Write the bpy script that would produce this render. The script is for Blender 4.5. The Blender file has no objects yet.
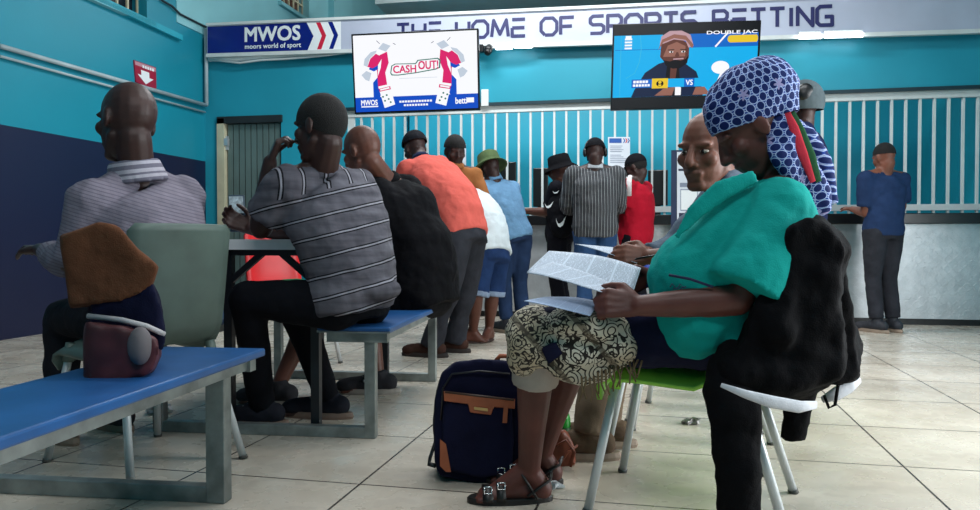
import bpy, bmesh, math, random
from mathutils import Vector, Matrix, noise
random.seed(4)
S = bpy.context.scene
COL = S.collection
# ------------------------------------------------------------------ camera
PSI, TH, FPX = math.radians(11.2), math.radians(1.13), 760.0
CAM = Vector((0, 0, .8))
FW = Vector((-math.sin(PSI)*math.cos(TH), math.cos(PSI)*math.cos(TH), -math.sin(TH)))
RT = Vector((math.cos(PSI), math.sin(PSI), 0))
UP = RT.cross(FW)
cd = bpy.data.cameras.new('camera'); cam = bpy.data.objects.new('camera', cd); COL.objects.link(cam)
cd.sensor_width = 36; cd.lens = FPX/980*36; cd.clip_start = .05; cd.clip_end = 100
cam.location = CAM; cam.rotation_euler = (math.pi/2-TH, 0, PSI)
S.camera = cam
# ------------------------------------------------------------------ light
w = bpy.data.worlds.new('world'); S.world = w; w.use_nodes = True
w.node_tree.nodes['Background'].inputs[0].default_value = (.75, .87, 1, 1)
w.node_tree.nodes['Background'].inputs[1].default_value = .6
S.view_settings.view_transform = 'Standard'; S.view_settings.look = 'None'
S.view_settings.exposure = 0; S.view_settings.gamma = 1; S.view_settings.use_curve_mapping = False
def area(name, loc, target, sx, sy, e, col):
    l = bpy.data.lights.new(name, 'AREA'); l.shape = 'RECTANGLE'; l.size = sx; l.size_y = sy; l.energy = e; l.color = col
    o = bpy.data.objects.new(name, l); COL.objects.link(o); o.location = loc
    o.rotation_euler = (Vector(target)-Vector(loc)).to_track_quat('-Z', 'Y').to_euler()
area('daylight_doorway', (3.3, 3.1, 1.5), (-1, 3.0, .2), 3.0, 2.2, 215, (.95, .98, 1))
area('ceiling_tube_front', (-1.0, 6.3, 4.3), (-1.0, 6.6, 0), 3.0, .5, 175, (.93, .97, 1))
area('ceiling_tube_middle', (.4, 3.2, 4.3), (.4, 3.4, 0), 3.0, .5, 90, (.93, .97, 1))
area('ceiling_tube_rear', (.5, -.5, 4.2), (.2, 1.2, 0), 2.8, .5, 72, (.93, .97, 1))
area('cashier_tube', (-.5, 9.2, 3.0), (-.5, 9.6, 0), 5, .4, 42, (.9, .97, 1))
area('hall_tube', (-1.5, 10.6, 4.4), (-3.5, 11, 3.6), 3, .5, 70, (.95, .98, 1))
# ------------------------------------------------------------------ coordinates
def W(px, py, d): return CAM + RT*((px-490)/FPX*d) + UP*((255-py)/FPX*d) + FW*d
def ray(px, py): return RT*((px-490)/FPX) + UP*((255-py)/FPX) + FW
def PZ(px, py, z=0.0):
    r = ray(px, py); return CAM + r*((z-CAM.z)/r.z)
def PY(px, py, Y):
    r = ray(px, py); return CAM + r*(Y/r.y)
def PX(px, py, X):
    r = ray(px, py); return CAM + r*(X/r.x)
def CG(x, d, z=0.0):            # camera ground coordinates: x to the right, d ahead
    f = Vector((FW.x, FW.y, 0)).normalized()
    return Vector((0, 0, z)) + RT*x + f*d
def D(x, y, z): return (RT*x + UP*y + FW*z).normalized()
# ------------------------------------------------------------------ materials
def lin(c): return c/12.92 if c <= .04045 else ((c+.055)/1.055)**2.4
def hx(s): return tuple(lin(int(s[i:i+2], 16)/255) for i in (0, 2, 4)) + (1,)
MATS = {}
class N:
    def __init__(s, name):
        s.m = bpy.data.materials.new(name); s.m.use_nodes = True; s.t = s.m.node_tree
        s.b = s.t.nodes['Principled BSDF']
    def n(s, kind, **kw):
        x = s.t.nodes.new(kind)
        for k, v in kw.items(): setattr(x, k, v)
        return x
    def l(s, a, b): s.t.links.new(a, b)
    def setin(s, k, v):
        if hasattr(v, 'is_linked') or isinstance(v, bpy.types.NodeSocket): s.l(v, k)
        else: k.default_value = v
    def math(s, op, a, b=0.0, c=0.0):
        x = s.n('ShaderNodeMath', operation=op)
        for i, v in enumerate((a, b, c)): s.setin(x.inputs[i], v)
        return x.outputs[0]
    def mix(s, f, a, b):
        x = s.n('ShaderNodeMix', data_type='RGBA')
        s.setin(x.inputs[0], f); s.setin(x.inputs[6], a); s.setin(x.inputs[7], b)
        return x.outputs[2]
    def coord(s, which='Object'):
        return s.n('ShaderNodeTexCoord').outputs[which]
    def noise(s, scale, detail=3, vec=None, rough=.5):
        x = s.n('ShaderNodeTexNoise'); x.inputs['Scale'].default_value = scale; x.inputs['Detail'].default_value = detail
        x.inputs['Roughness'].default_value = rough
        s.l(vec if vec is not None else s.coord(), x.inputs['Vector']); return x.outputs['Fac']
    def dot(s, vec, ax):
        x = s.n('ShaderNodeVectorMath', operation='DOT_PRODUCT'); s.l(vec, x.inputs[0]); x.inputs[1].default_value = ax
        return x.outputs['Value']
    def ramp(s, fac, stops, interp='LINEAR'):
        r = s.n('ShaderNodeValToRGB'); r.color_ramp.interpolation = interp; s.l(fac, r.inputs[0])
        e = r.color_ramp.elements
        while len(e) < len(stops): e.new(.5)
        for q, (p, c) in zip(e, stops): q.position = p; q.color = c
        return r.outputs[0]
    def bump(s, h, strength=.3, dist=.01):
        b = s.n('ShaderNodeBump'); b.inputs['Strength'].default_value = strength; b.inputs['Distance'].default_value = dist
        s.l(h, b.inputs['Height']); s.l(b.outputs[0], s.b.inputs['Normal'])
def mat(name, c, rough=.6, metal=0.0, var=.12, scale=6, bump=0.0, bscale=40, spec=.5, emit=0, alpha=None, trans=0):
    if name in MATS: return MATS[name]
    k = N(name); c = hx(c) if isinstance(c, str) else c
    dk = tuple(x*(1-var*1.6) for x in c[:3]) + (1,); lt = tuple(min(1, x*(1+var)) for x in c[:3]) + (1,)
    f = k.noise(scale, 4)
    col = k.ramp(f, [(.3, dk), (.7, lt)])
    k.l(col, k.b.inputs['Base Color'])
    k.b.inputs['Roughness'].default_value = rough; k.b.inputs['Metallic'].default_value = metal
    k.b.inputs['Specular IOR Level'].default_value = spec
    if bump: k.bump(k.noise(bscale, 5), bump, .01)
    if emit:
        k.l(col, k.b.inputs['Emission Color']); k.b.inputs['Emission Strength'].default_value = emit
    if trans: k.b.inputs['Transmission Weight'].default_value = trans
    if alpha is not None: k.b.inputs['Alpha'].default_value = alpha
    MATS[name] = k.m; return k.m
def cloth(name, c, rough=.9, var=.18, fold=.35):
    if name in MATS: return MATS[name]
    k = N(name); c = hx(c)
    f = k.noise(9, 5)
    k.l(k.ramp(f, [(.3, tuple(x*(1-var) for x in c[:3])+(1,)), (.7, tuple(x*(1+var) for x in c[:3])+(1,))]), k.b.inputs['Base Color'])
    k.b.inputs['Roughness'].default_value = rough; k.b.inputs['Specular IOR Level'].default_value = .12
    h = k.math('ADD', k.noise(14, 2), k.math('MULTIPLY', k.noise(260, 2), .12))
    k.bump(h, fold, .03)
    MATS[name] = k.m; return k.m
def skin(name, c):
    if name in MATS: return MATS[name]
    k = N(name); c = hx(c)
    k.l(k.ramp(k.noise(14, 5), [(.25, tuple(x*.75 for x in c[:3])+(1,)), (.75, tuple(x*1.2 for x in c[:3])+(1,))]), k.b.inputs['Base Color'])
    k.b.inputs['Roughness'].default_value = .5; k.b.inputs['Specular IOR Level'].default_value = .4
    k.bump(k.noise(160, 3), .12, .004)
    MATS[name] = k.m; return k.m
def glow(name, c, e=1.0):
    if name in MATS: return MATS[name]
    k = N(name); c = hx(c)
    k.b.inputs['Base Color'].default_value = (0, 0, 0, 1); k.b.inputs['Roughness'].default_value = .3; k.b.inputs['Specular IOR Level'].default_value = .12
    k.b.inputs['Emission Color'].default_value = c; k.b.inputs['Emission Strength'].default_value = e
    MATS[name] = k.m; return k.m
# ------------------------------------------------------------------ mesh helpers
ORG = {}                                   # world origin of every object while it is built
def orient(dirv, up=None):
    z = dirv.normalized(); a = up if up is not None else Vector((0, 0, 1))
    if abs(z.dot(a)) > .98*a.length: a = Vector((1, 0, 0)) if abs(z.x) < .9 else Vector((0, 1, 0))
    x = a.cross(z).normalized(); y = z.cross(x); return x, y, z
class MB:
    def __init__(s): s.v = []; s.f = []; s.mi = []
    def add(s, vs, fs, mi=0):
        o = len(s.v); s.v += [Vector(v) for v in vs]; s.f += [tuple(i+o for i in f) for f in fs]; s.mi += [mi]*len(fs); return s
    def box(s, c, hx_, hy, hz, mi=0):       # c centre, half-vectors
        c = Vector(c); P = [c+hx_*a+hy*b+hz*e for a in (-1, 1) for b in (-1, 1) for e in (-1, 1)]
        return s.add(P, [(0, 1, 3, 2), (4, 6, 7, 5), (0, 4, 5, 1), (2, 3, 7, 6), (0, 2, 6, 4), (1, 5, 7, 3)], mi)
    def aab(s, x0, x1, y0, y1, z0, z1, mi=0):
        return s.box(((x0+x1)/2, (y0+y1)/2, (z0+z1)/2), Vector(((x1-x0)/2, 0, 0)), Vector((0, (y1-y0)/2, 0)), Vector((0, 0, (z1-z0)/2)), mi)
    def bar(s, a, b, wx, wy, up=None, mi=0):
        a = Vector(a); b = Vector(b); x, y, z = orient(b-a, up)
        return s.box((a+b)/2, x*wx/2, y*wy/2, (b-a)/2, mi)
    def loft(s, rings, cap=True, mi=0, closed=True):
        n = len(rings[0]); vs = [p for r in rings for p in r]; fs = []
        m = n if closed else n-1
        for i in range(len(rings)-1):
            for j in range(m):
                k = (j+1) % n; fs.append((i*n+j, i*n+k, (i+1)*n+k, (i+1)*n+j))
        if cap:
            fs.append(tuple(range(n-1, -1, -1))); b = (len(rings)-1)*n; fs.append(tuple(b+i for i in range(n)))
        return s.add(vs, fs, mi)
    def tube(s, pts, r, n=12, up=None, flat=1.0, cap=True, mi=0):
        pts = [Vector(p) for p in pts]; r = r if isinstance(r, (list, tuple)) else [r]*len(pts); rings = []; px = None
        for i, p in enumerate(pts):
            d = (pts[min(i+1, len(pts)-1)]-pts[max(i-1, 0)])
            x, y, z = orient(d, up if px is None or up is not None else py_)
            px, py_ = x, y
            rings.append([p + x*(r[i]*math.cos(6.28318*j/n)) + y*(r[i]*flat*math.sin(6.28318*j/n)) for j in range(n)])
        return s.loft(rings, cap, mi)
    def ell(s, c, a, b, e, nu=16, nv=10, mi=0):     # half-axis vectors
        c = Vector(c); rings = []
        for i in range(1, nv):
            t = math.pi*i/nv; rings.append([c + a*(math.sin(t)*math.cos(6.28318*j/nu)) + b*(math.sin(t)*math.sin(6.28318*j/nu)) - e*math.cos(t) for j in range(nu)])
        o = len(s.v); s.loft(rings, False, mi)
        bot = c-e; top = c+e; nb = len(s.v); s.v += [bot, top]; L = o+(nv-2)*nu
        for j in range(nu):
            k = (j+1) % nu; s.f.append((nb, o+k, o+j)); s.f.append((nb+1, L+j, L+k)); s.mi += [mi, mi]
        return s
    def sph(s, c, r, nu=14, nv=9, mi=0): return s.ell(c, Vector((r, 0, 0)), Vector((0, r, 0)), Vector((0, 0, r)), nu, nv, mi)
    def cap(s, a, b, ra, rb, n=12):                 # tapered capsule
        a = Vector(a); b = Vector(b); x, y, z = orient(b-a); rings = []
        for k in range(1, 4):
            t = math.pi/2*k/4; rings.append((a - z*ra*math.cos(t), ra*math.sin(t)))
        rings += [(a, ra), (b, rb)]
        for k in range(3, 0, -1):
            t = math.pi/2*k/4; rings.append((b + z*rb*math.cos(t), rb*math.sin(t)))
        return s.loft([[p + x*(q*math.cos(6.28318*j/n)) + y*(q*math.sin(6.28318*j/n)) for j in range(n)] for p, q in rings])
    def chain(s, pts, rs):
        for i in range(len(pts)-1): s.cap(pts[i], pts[i+1], rs[i], rs[i+1])
        return s
    def prism(s, poly, ext, mi=0):
        ext = Vector(ext); n = len(poly); P = [Vector(p) for p in poly]
        fs = [tuple(range(n-1, -1, -1)), tuple(n+i for i in range(n))] + [(i, (i+1) % n, n+(i+1) % n, n+i) for i in range(n)]
        return s.add(P + [p+ext for p in P], fs, mi)
    def sheet(s, g, th, mi=0):                       # g: rows of points -> thin solid
        n = len(g); m = len(g[0]); top = []; bot = []
        for i in range(n):
            for j in range(m):
                du = g[min(i+1, n-1)][j]-g[max(i-1, 0)][j]; dv = g[i][min(j+1, m-1)]-g[i][max(j-1, 0)]
                q = du.cross(dv); q = q.normalized() if q.length > 1e-9 else Vector((0, 0, 1))
                top.append(g[i][j]+q*th/2); bot.append(g[i][j]-q*th/2)
        K = n*m; fs = []
        for i in range(n-1):
            for j in range(m-1):
                a, b, c, d = i*m+j, i*m+j+1, (i+1)*m+j+1, (i+1)*m+j
                fs += [(a, d, c, b), (K+a, K+b, K+c, K+d)]
        E = [i*m for i in range(n)] + [(n-1)*m+j for j in range(1, m)] + [i*m+m-1 for i in range(n-2, -1, -1)] + [j for j in range(m-2, 0, -1)]
        for q in range(len(E)):
            a, b = E[q], E[(q+1) % len(E)]; fs.append((a, b, K+b, K+a))
        return s.add(top+bot, fs, mi)
def worg(o): return ORG.get(o.name, Vector((0, 0, 0))) if o is not None else Vector((0, 0, 0))
def link_mesh(name, me, mats, parent=None, loc=None):
    o = bpy.data.objects.new(name, me); COL.objects.link(o)
    for m in (mats if isinstance(mats, (list, tuple)) else [mats]): me.materials.append(m)
    if parent is not None: o.parent = parent
    base = worg(parent) if parent is not None else Vector((0, 0, 0))
    if loc is None: loc = base
    loc = Vector(loc); o.location = loc-base; ORG[o.name] = loc
    return o
def obj(name, mb, mats, parent=None, loc=None, smooth=False, bevel=0, fix=True):
    base = Vector(loc) if loc is not None else (worg(parent) if parent is not None else Vector((0, 0, 0)))
    me = bpy.data.meshes.new(name); me.from_pydata([tuple(v-base) for v in mb.v], [], mb.f)
    me.polygons.foreach_set('material_index', mb.mi)
    if fix:
        b = bmesh.new(); b.from_mesh(me); bmesh.ops.recalc_face_normals(b, faces=b.faces); b.to_mesh(me); b.free()
    if smooth: me.polygons.foreach_set('use_smooth', [True]*len(me.polygons))
    me.update()
    o = link_mesh(name, me, mats, parent, base)
    if bevel:
        q = o.modifiers.new('bevel', 'BEVEL'); q.width = bevel; q.segments = 2; q.limit_method = 'ANGLE'
    return o
TEX = {}
def blob(name, mb, mats, parent=None, loc=None, voxel=.008, smooth=4, disp=0, dsize=.12, sub=0):
    """one continuous surface out of overlapping closed pieces"""
    base = Vector(loc) if loc is not None else (worg(parent) if parent is not None else Vector((0, 0, 0)))
    me = bpy.data.meshes.new('tmp'); me.from_pydata([tuple(v-base) for v in mb.v], [], mb.f)
    b = bmesh.new(); b.from_mesh(me); bmesh.ops.recalc_face_normals(b, faces=b.faces); b.to_mesh(me); b.free()
    t = bpy.data.objects.new('tmp', me); COL.objects.link(t)
    q = t.modifiers.new('r', 'REMESH'); q.mode = 'VOXEL'; q.voxel_size = voxel; q.use_smooth_shade = True
    if smooth:
        q = t.modifiers.new('s', 'SMOOTH'); q.factor = .5; q.iterations = smooth
    if disp:
        if dsize not in TEX:
            x = bpy.data.textures.new('folds', 'CLOUDS'); x.noise_scale = dsize; x.noise_depth = 2; TEX[dsize] = x
        q = t.modifiers.new('d', 'DISPLACE'); q.texture = TEX[dsize]; q.strength = disp; q.mid_level = .5; q.texture_coords = 'LOCAL'
    dg = bpy.context.evaluated_depsgraph_get(); ev = t.evaluated_get(dg)
    m2 = bpy.data.meshes.new_from_object(ev, depsgraph=dg)
    bpy.data.objects.remove(t); bpy.data.meshes.remove(me)
    m2.name = name; m2.materials.clear()
    m2.polygons.foreach_set('use_smooth', [True]*len(m2.polygons))
    return link_mesh(name, m2, mats, parent, base)
def tag(o, label, cat, group=None, kind=None):
    o['label'] = label; o['category'] = cat
    if group: o['group'] = group
    if kind: o['kind'] = kind
    return o
def thing(name, label, cat, loc, group=None):
    o = bpy.data.objects.new(name, None); COL.objects.link(o); o.location = loc; o.empty_display_size = .1; ORG[o.name] = Vector(loc)
    return tag(o, label, cat, group)
def struct(name, mb, m, bevel=0, parent=None):
    o = obj(name, mb, m, parent, bevel=bevel)
    if parent is None: o['kind'] = 'structure'
    return o
def copy_tree(o, parent=None):
    c = o.copy(); COL.objects.link(c)
    if parent is not None: c.parent = parent
    for ch in list(o.children): copy_tree(ch, c)
    return c
FONT = {}
def text2d(s, bold=.0, shear=0.0):
    """2-D mesh of a line of lettering, normalised to height 1 from baseline"""
    c = bpy.data.curves.new('t', 'FONT'); c.body = s; c.offset = bold; c.shear = shear; c.fill_mode = 'BOTH'; c.resolution_u = 3
    o = bpy.data.objects.new('t', c); COL.objects.link(o)
    dg = bpy.context.evaluated_depsgraph_get()
    m = bpy.data.meshes.new_from_object(o.evaluated_get(dg), depsgraph=dg)
    vs = [(v.co.x, v.co.y) for v in m.vertices]; fs = [tuple(p.vertices) for p in m.polygons]
    bpy.data.objects.remove(o); bpy.data.curves.remove(c); bpy.data.meshes.remove(m)
    x0 = min(v[0] for v in vs); x1 = max(v[0] for v in vs); y0 = min(v[1] for v in vs); y1 = max(v[1] for v in vs)
    return [((x-x0)/(x1-x0), (y-y0)/(y1-y0)) for x, y in vs], fs
class Flat:
    """flat artwork on a rectangle of the place: u to the right, v upwards, 0..1"""
    def __init__(s, bl, br, tl, tr, out): s.c = [Vector(p) for p in (bl, br, tl, tr)]; s.o = Vector(out); s.mb = MB(); s.k = 0
    def p(s, u, v, h=0):
        a, b, c, d = s.c; return (a*(1-u)+b*u)*(1-v)+(c*(1-u)+d*u)*v + s.o*h
    def poly(s, pts, mi=0, lift=None):
        s.k += 1; h = .0015+.00012*s.k if lift is None else lift
        s.mb.add([s.p(u, v, h) for u, v in pts], [tuple(range(len(pts)))], mi)
    def rect(s, u0, v0, u1, v1, mi=0): s.poly([(u0, v0), (u1, v0), (u1, v1), (u0, v1)], mi)
    def disc(s, u, v, ru, rv, mi=0, n=24, a0=0, a1=6.28318): s.poly([(u+ru*math.cos(a0+(a1-a0)*i/n), v+rv*math.sin(a0+(a1-a0)*i/n)) for i in range(n)], mi)
    def text(s, t, u0, v0, u1, v1, mi=0, bold=.012, shear=0):
        vs, fs = text2d(t, 0, shear); e = bold*(v1-v0)
        L = (s.c[1]-s.c[0]).length; H = (s.c[2]-s.c[0]).length; r = H/L
        for a, c in (((0, 0),) if bold == 0 else ((-1, -1), (1, -1), (1, 1), (-1, 1), (0, 0))):   # heavier strokes
            s.k += 1; h = .0015+.00012*s.k
            s.mb.add([s.p(u0+(u1-u0)*x+a*e*r, v0+(v1-v0)*y+c*e, h) for x, y in vs], fs, mi)
    def line(s, pts, wu, wv, mi=0):
        for (a, b), (c, d) in zip(pts, pts[1:]):
            L = math.hypot((c-a)/wu, (d-b)/wv) or 1; nx = -(d-b)/wv/L; ny = (c-a)/wu/L
            s.poly([(a+nx*wu/2, b+ny*wv/2), (c+nx*wu/2, d+ny*wv/2), (c-nx*wu/2, d-ny*wv/2), (a-nx*wu/2, b-ny*wv/2)], mi)
X_, Y_, Z_ = Vector((1, 0, 0)), Vector((0, 1, 0)), Vector((0, 0, 1))
# ================================================================== THE SETTING
YB = 8.1; XL = -5.0; XR = 3.4; ZC = 5.4; YH = 15.0; YR = -3.0
TURQ = '1FA0B4'
m_wall = mat('turquoise_paint', TURQ, .42, var=.05, scale=1.5, bump=.06, bscale=60)
m_pale = mat('pale_turquoise_paint', '8CCAD2', .6, var=.05, scale=1.2)
m_deep = mat('deep_turquoise_paint', '2297AE', .45, var=.05, scale=1.5)
m_white = mat('white_paint', 'D8DCDA', .5, var=.05)
m_cream = mat('cream_paint', 'C9C3A6', .5, var=.08)
m_black = mat('black_plastic', '0B0B0D', .35, var=.1)
def dado_mat(name, top, low, z):
    k = N(name); p = k.n('ShaderNodeSeparateXYZ'); k.l(k.coord(), p.inputs[0])
    f = k.math('GREATER_THAN', p.outputs['Z'], z)
    n = k.noise(1.5, 4)
    a = k.ramp(n, [(.3, tuple(c*.93 for c in hx(low)[:3])+(1,)), (.7, hx(low))]); b = k.ramp(n, [(.3, tuple(c*.93 for c in hx(top)[:3])+(1,)), (.7, hx(top))])
    k.l(k.mix(f, a, b), k.b.inputs['Base Color']); k.b.inputs['Roughness'].default_value = .4
    k.bump(k.noise(60, 3), .06, .01); return k.m
m_dado = dado_mat('turquoise_over_navy_paint', '158CA2', '10173A', 1.72)
m_cash = dado_mat('cashier_wall_paint', '28AAC4', '14255A', 1.0)
def tile_mat():
    k = N('floor_tiles'); a = math.radians(-1.4); co = k.coord()
    e1 = Vector((math.cos(a), math.sin(a), 0)); e2 = Vector((-math.sin(a), math.cos(a), 0))
    q = PZ(555, 510); q2 = PZ(168.5, 486); q3 = PZ(230, 474.5)
    u = k.math('DIVIDE', k.math('SUBTRACT', k.dot(co, e1), q2.dot(e1)), .6)
    v = k.math('DIVIDE', k.math('SUBTRACT', k.dot(co, e2), q3.dot(e2)), .6)
    def edge(x):
        f = k.math('FRACT', x); return k.math('MINIMUM', f, k.math('SUBTRACT', 1.0, f))
    g = k.math('LESS_THAN', k.math('MINIMUM', edge(u), edge(v)), .0065)
    cell = k.n('ShaderNodeTexWhiteNoise', noise_dimensions='2D'); cv = k.n('ShaderNodeCombineXYZ')
    k.l(k.math('FLOOR', u), cv.inputs[0]); k.l(k.math('FLOOR', v), cv.inputs[1]); k.l(cv.outputs[0], cell.inputs['Vector'])
    n = k.noise(2.2, 6); n2 = k.noise(7, 6)
    base = k.ramp(n, [(.3, hx('AFA393')), (.7, hx('CDC4B6'))])
    base = k.mix(k.math('MULTIPLY', cell.outputs['Value'], .22), base, hx('9A938A'))
    base = k.mix(k.math('MULTIPLY', k.math('GREATER_THAN', n2, .6), .16), base, hx('7A7067'))
    k.l(k.mix(g, base, hx('3A332E')), k.b.inputs['Base Color'])
    k.l(k.ramp(n2, [(.35, (.2, .2, .2, 1)), (.75, (.42, .42, .42, 1))]), k.b.inputs['Roughness'])
    k.bump(k.math('SUBTRACT', 1.0, g), .3, .004); return k.m
m_tile = tile_mat()
b = MB(); b.aab(XL-.2, XR+.2, YR-.2, YH+.2, -.1, 0); struct('floor', b, m_tile)
b = MB(); b.aab(XL-.2, XR+.2, YR-.2, YH+.2, ZC, ZC+.15); struct('ceiling', b, m_white)
def wall_holes(b, axis, c0, c1, a0, a1, z0, z1, holes):
    xs = sorted({a0, a1} | {h[0] for h in holes} | {h[1] for h in holes}); zs = sorted({z0, z1} | {h[2] for h in holes} | {h[3] for h in holes})
    for i in range(len(xs)-1):
        for j in range(len(zs)-1):
            mx = (xs[i]+xs[i+1])/2; mz = (zs[j]+zs[j+1])/2
            if any(h[0] < mx < h[1] and h[2] < mz < h[3] for h in holes): continue
            if axis == 'x': b.aab(c0, c1, xs[i], xs[i+1], zs[j], zs[j+1])
            else: b.aab(xs[i], xs[i+1], c0, c1, zs[j], zs[j+1])
Y1a, Y1b = PX(40, 0, XL).y, PX(147, 20, XL).y; Z1 = PX(147, 21, XL).z
Y2a, Y2b = PX(281, 0, XL).y, PX(309, 0, XL).y; Z2 = 4.15
b = MB(); wall_holes(b, 'x', XL-.2, XL, YR, YB+.1, 0, ZC, [(Y1a, Y1b, Z1, ZC-.3)]); struct('wall_left', b, m_dado)
b = MB(); wall_holes(b, 'x', XL-.2, XL, YB+.1, YH, 0, ZC, [(Y2a, Y2b, Z2, ZC-.3)])
b.aab(XL, XL+.012, PX(176, 20, XL).y, YB+.1, PX(176, 22, XL).z, ZC); struct('wall_left_hall', b, m_pale)
b = MB(); b.aab(XL, XL+.1, 11.7, 12.5, 0, ZC); struct('trim_1', b, m_pale)
b = MB(); b.bar(PX(90, -3, XL)+X_*.03, PX(178, 38, XL)+X_*.03, .06, .06); struct('trim_2', b, m_wall)   # ledge under the high window
m_glassd = mat('dark_window_glass', '1A1D28', .15, var=.2, spec=.6)
m_brownw = mat('brown_blind', '6B4A3C', .6, var=.3, scale=20)
def high_window(name, y0, y1, z0, m, nx):
    b = MB(); b.aab(XL-.19, XL-.17, y0, y1, z0, ZC-.3); o = struct(name, b, m)
    b = MB()
    for i in range(nx+1):
        y = y0+(y1-y0)*i/nx; b.aab(XL-.12, XL-.1, y-.012, y+.012, z0, ZC-.3)
    for j in range(5):
        z = z0+.02+j*.22; b.aab(XL-.125, XL-.095, y0, y1, z-.01, z+.01)
    obj('window_bars', b, m_cream, o)
    b = MB(); b.aab(XL-.2, XL+.06, y0-.1, y1+.06, z0-.05, z0); obj('window_sill', b, m_pale, o)
high_window('window_1', Y1a, Y1b, Z1, m_glassd, 9)
high_window('window_2', Y2a, Y2b, Z2, m_brownw, 6)
b = MB(); b.aab(XL, XR, YH, YH+.2, 0, ZC); struct('wall_back_hall', b, m_deep)
p = PY(375, 4, 10.0); b = MB(); b.aab(p.x, XR, 10.0, YH, p.z, p.z+.3); struct('ceiling_slab', b, m_white)
# wall with the door, bulkhead over the counter
XG = PY(347, 100, YB).x; ZT = 2.28; ZS = 3.22
DX0, DX1, DZ = PY(218, 115, YB).x, PY(281, 115, YB).x, 2.2
b = MB(); wall_holes(b, 'y', YB, YB+.15, XL, XG, 0, ZS-.05, [(DX0, DX1, 0, DZ)])
b.aab(XG, XR, YB, YB+.15, ZT, ZS-.05); struct('wall_back', b, m_deep)
b = MB(); b.aab(XG-.02, XR, YB-.025, YB, ZT-.03, ZT+.005); struct('trim_3', b, mat('dark_batten', '14323C', .5))
b = MB(); b.aab(XG+.05, XR, 10.3, 10.45, 0, 3.0); struct('wall_cashier', b, m_cash)
b = MB(); b.aab(XG-.1, XG, YB+.15, 10.45, 0, 3.0); struct('wall_cashier_side', b, m_cash)
b = MB(); wall_holes(b, 'x', XR, XR+.2, YR, YH, 0, ZC, [(1.6, 4.6, 0, 2.6)]); struct('wall_right', b, m_wall)
b = MB(); b.aab(XL-.2, XR+.2, YR-.2, YR, 0, ZC); struct('wall_rear', b, m_wall)
# metal door
m_door = mat('grey_green_metal', '5C6F6C', .45, var=.1, scale=3)
b = MB(); n = 9
for i in range(n):
    x0 = DX0+.1+(DX1-DX0-.12)*i/n; x1 = DX0+.1+(DX1-DX0-.12)*(i+1)/n
    b.aab(x0+.006, x1-.006, YB+.03, YB+.07, .02, DZ-.06)
b.aab(DX0+.08, DX1, YB+.06, YB+.1, .01, DZ-.04)
dr = struct('door_1', b, m_door)
b = MB(); b.aab(DX0, DX0+.09, YB-.03, YB+.12, 0, DZ+.01); obj('door_jamb', b, m_cream, dr)
b = MB(); b.aab(DX0, DX1+.02, YB-.03, YB+.12, DZ-.05, DZ+.03); obj('door_lintel', b, mat('dark_grey_metal', '23282B', .5), dr)
q = PY(225, 143, YB); b = MB()
b.aab(q.x-.03, q.x+.03, YB-.0, YB+.04, q.z-.08, q.z+.08); b.aab(q.x+.0, q.x+.05, YB-.03, YB+.01, q.z-.03, q.z+.05)
obj('door_latch', b, mat('pale_latch_metal', 'C8CCD0', .3, .6), dr)
# ------------------------------------------------------------------ counter and grille
def plate_mat():
    k = N('diamond_plate'); co = k.coord(); s = k.n('ShaderNodeSeparateXYZ'); k.l(co, s.inputs[0])
    a = k.math('ADD', s.outputs[0], s.outputs[2]); c = k.math('SUBTRACT', s.outputs[0], s.outputs[2])
    def cellp(u, v, off):
        fu = k.math('SUBTRACT', k.math('FRACT', k.math('ADD', k.math('DIVIDE', u, .085), off)), .5)
        fv = k.math('SUBTRACT', k.math('FRACT', k.math('ADD', k.math('DIVIDE', v, .085), off)), .5)
        e = k.math('ADD', k.math('POWER', k.math('DIVIDE', fu, .42), 2.0), k.math('POWER', k.math('DIVIDE', fv, .16), 2.0))
        return k.math('LESS_THAN', e, 1.0)
    h = k.math('MAXIMUM', cellp(a, c, 0.0), cellp(c, a, .5))
    k.l(k.mix(k.math('MULTIPLY', k.noise(9, 4), 1.0), hx('A8ABAE'), hx('D6D9DB')), k.b.inputs['Base Color'])
    k.b.inputs['Metallic'].default_value = .6; k.b.inputs['Roughness'].default_value = .38
    k.bump(k.math('ADD', h, k.noise(12, 3)), .55, .005); return k.m
YC = 7.78
ct = thing('betting_counter', 'long service counter with a silver diamond plate front and black top', 'counter', (XG, YC, 0))
b = MB(); b.aab(XG, XR-.01, YC, YC+.03, .06, .95); obj('plate_front', b, plate_mat(), ct)
b = MB(); b.aab(XG, XR-.01, YC+.02, YC+.06, 0, .07); obj('kick_board', b, m_black, ct)
b = MB(); b.aab(XG, XR-.01, YC-.1, YB+.5, .95, 1.05); obj('counter_top', b, mat('black_granite', '141416', .28), ct, bevel=.008)
gr = thing('security_grille', 'white steel bar grille standing on the black counter top', 'grille', (XG, YB+.03, 1.05))
b = MB(); b.aab(XG, XR-.01, YB+.01, YB+.06, 1.09, 1.15); obj('bottom_rail', b, m_white, gr)
b = MB(); b.aab(XG, XR-.01, YB+.01, YB+.06, ZT-.1, ZT); obj('top_rail', b, m_white, gr)
x = XG+.03; i = 0
px_post = PY(671, 150, YB).x
while x < XR-.03:
    b = MB(); th = .05 if (i == 0 or abs(x-px_post) < .06) else .011
    b.aab(x-th, x+th, YB+.02, YB+.05, 1.05, ZT-.05); obj('post' if th > .02 else 'bar', b, m_white, gr)
    x += .128; i += 1
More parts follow.
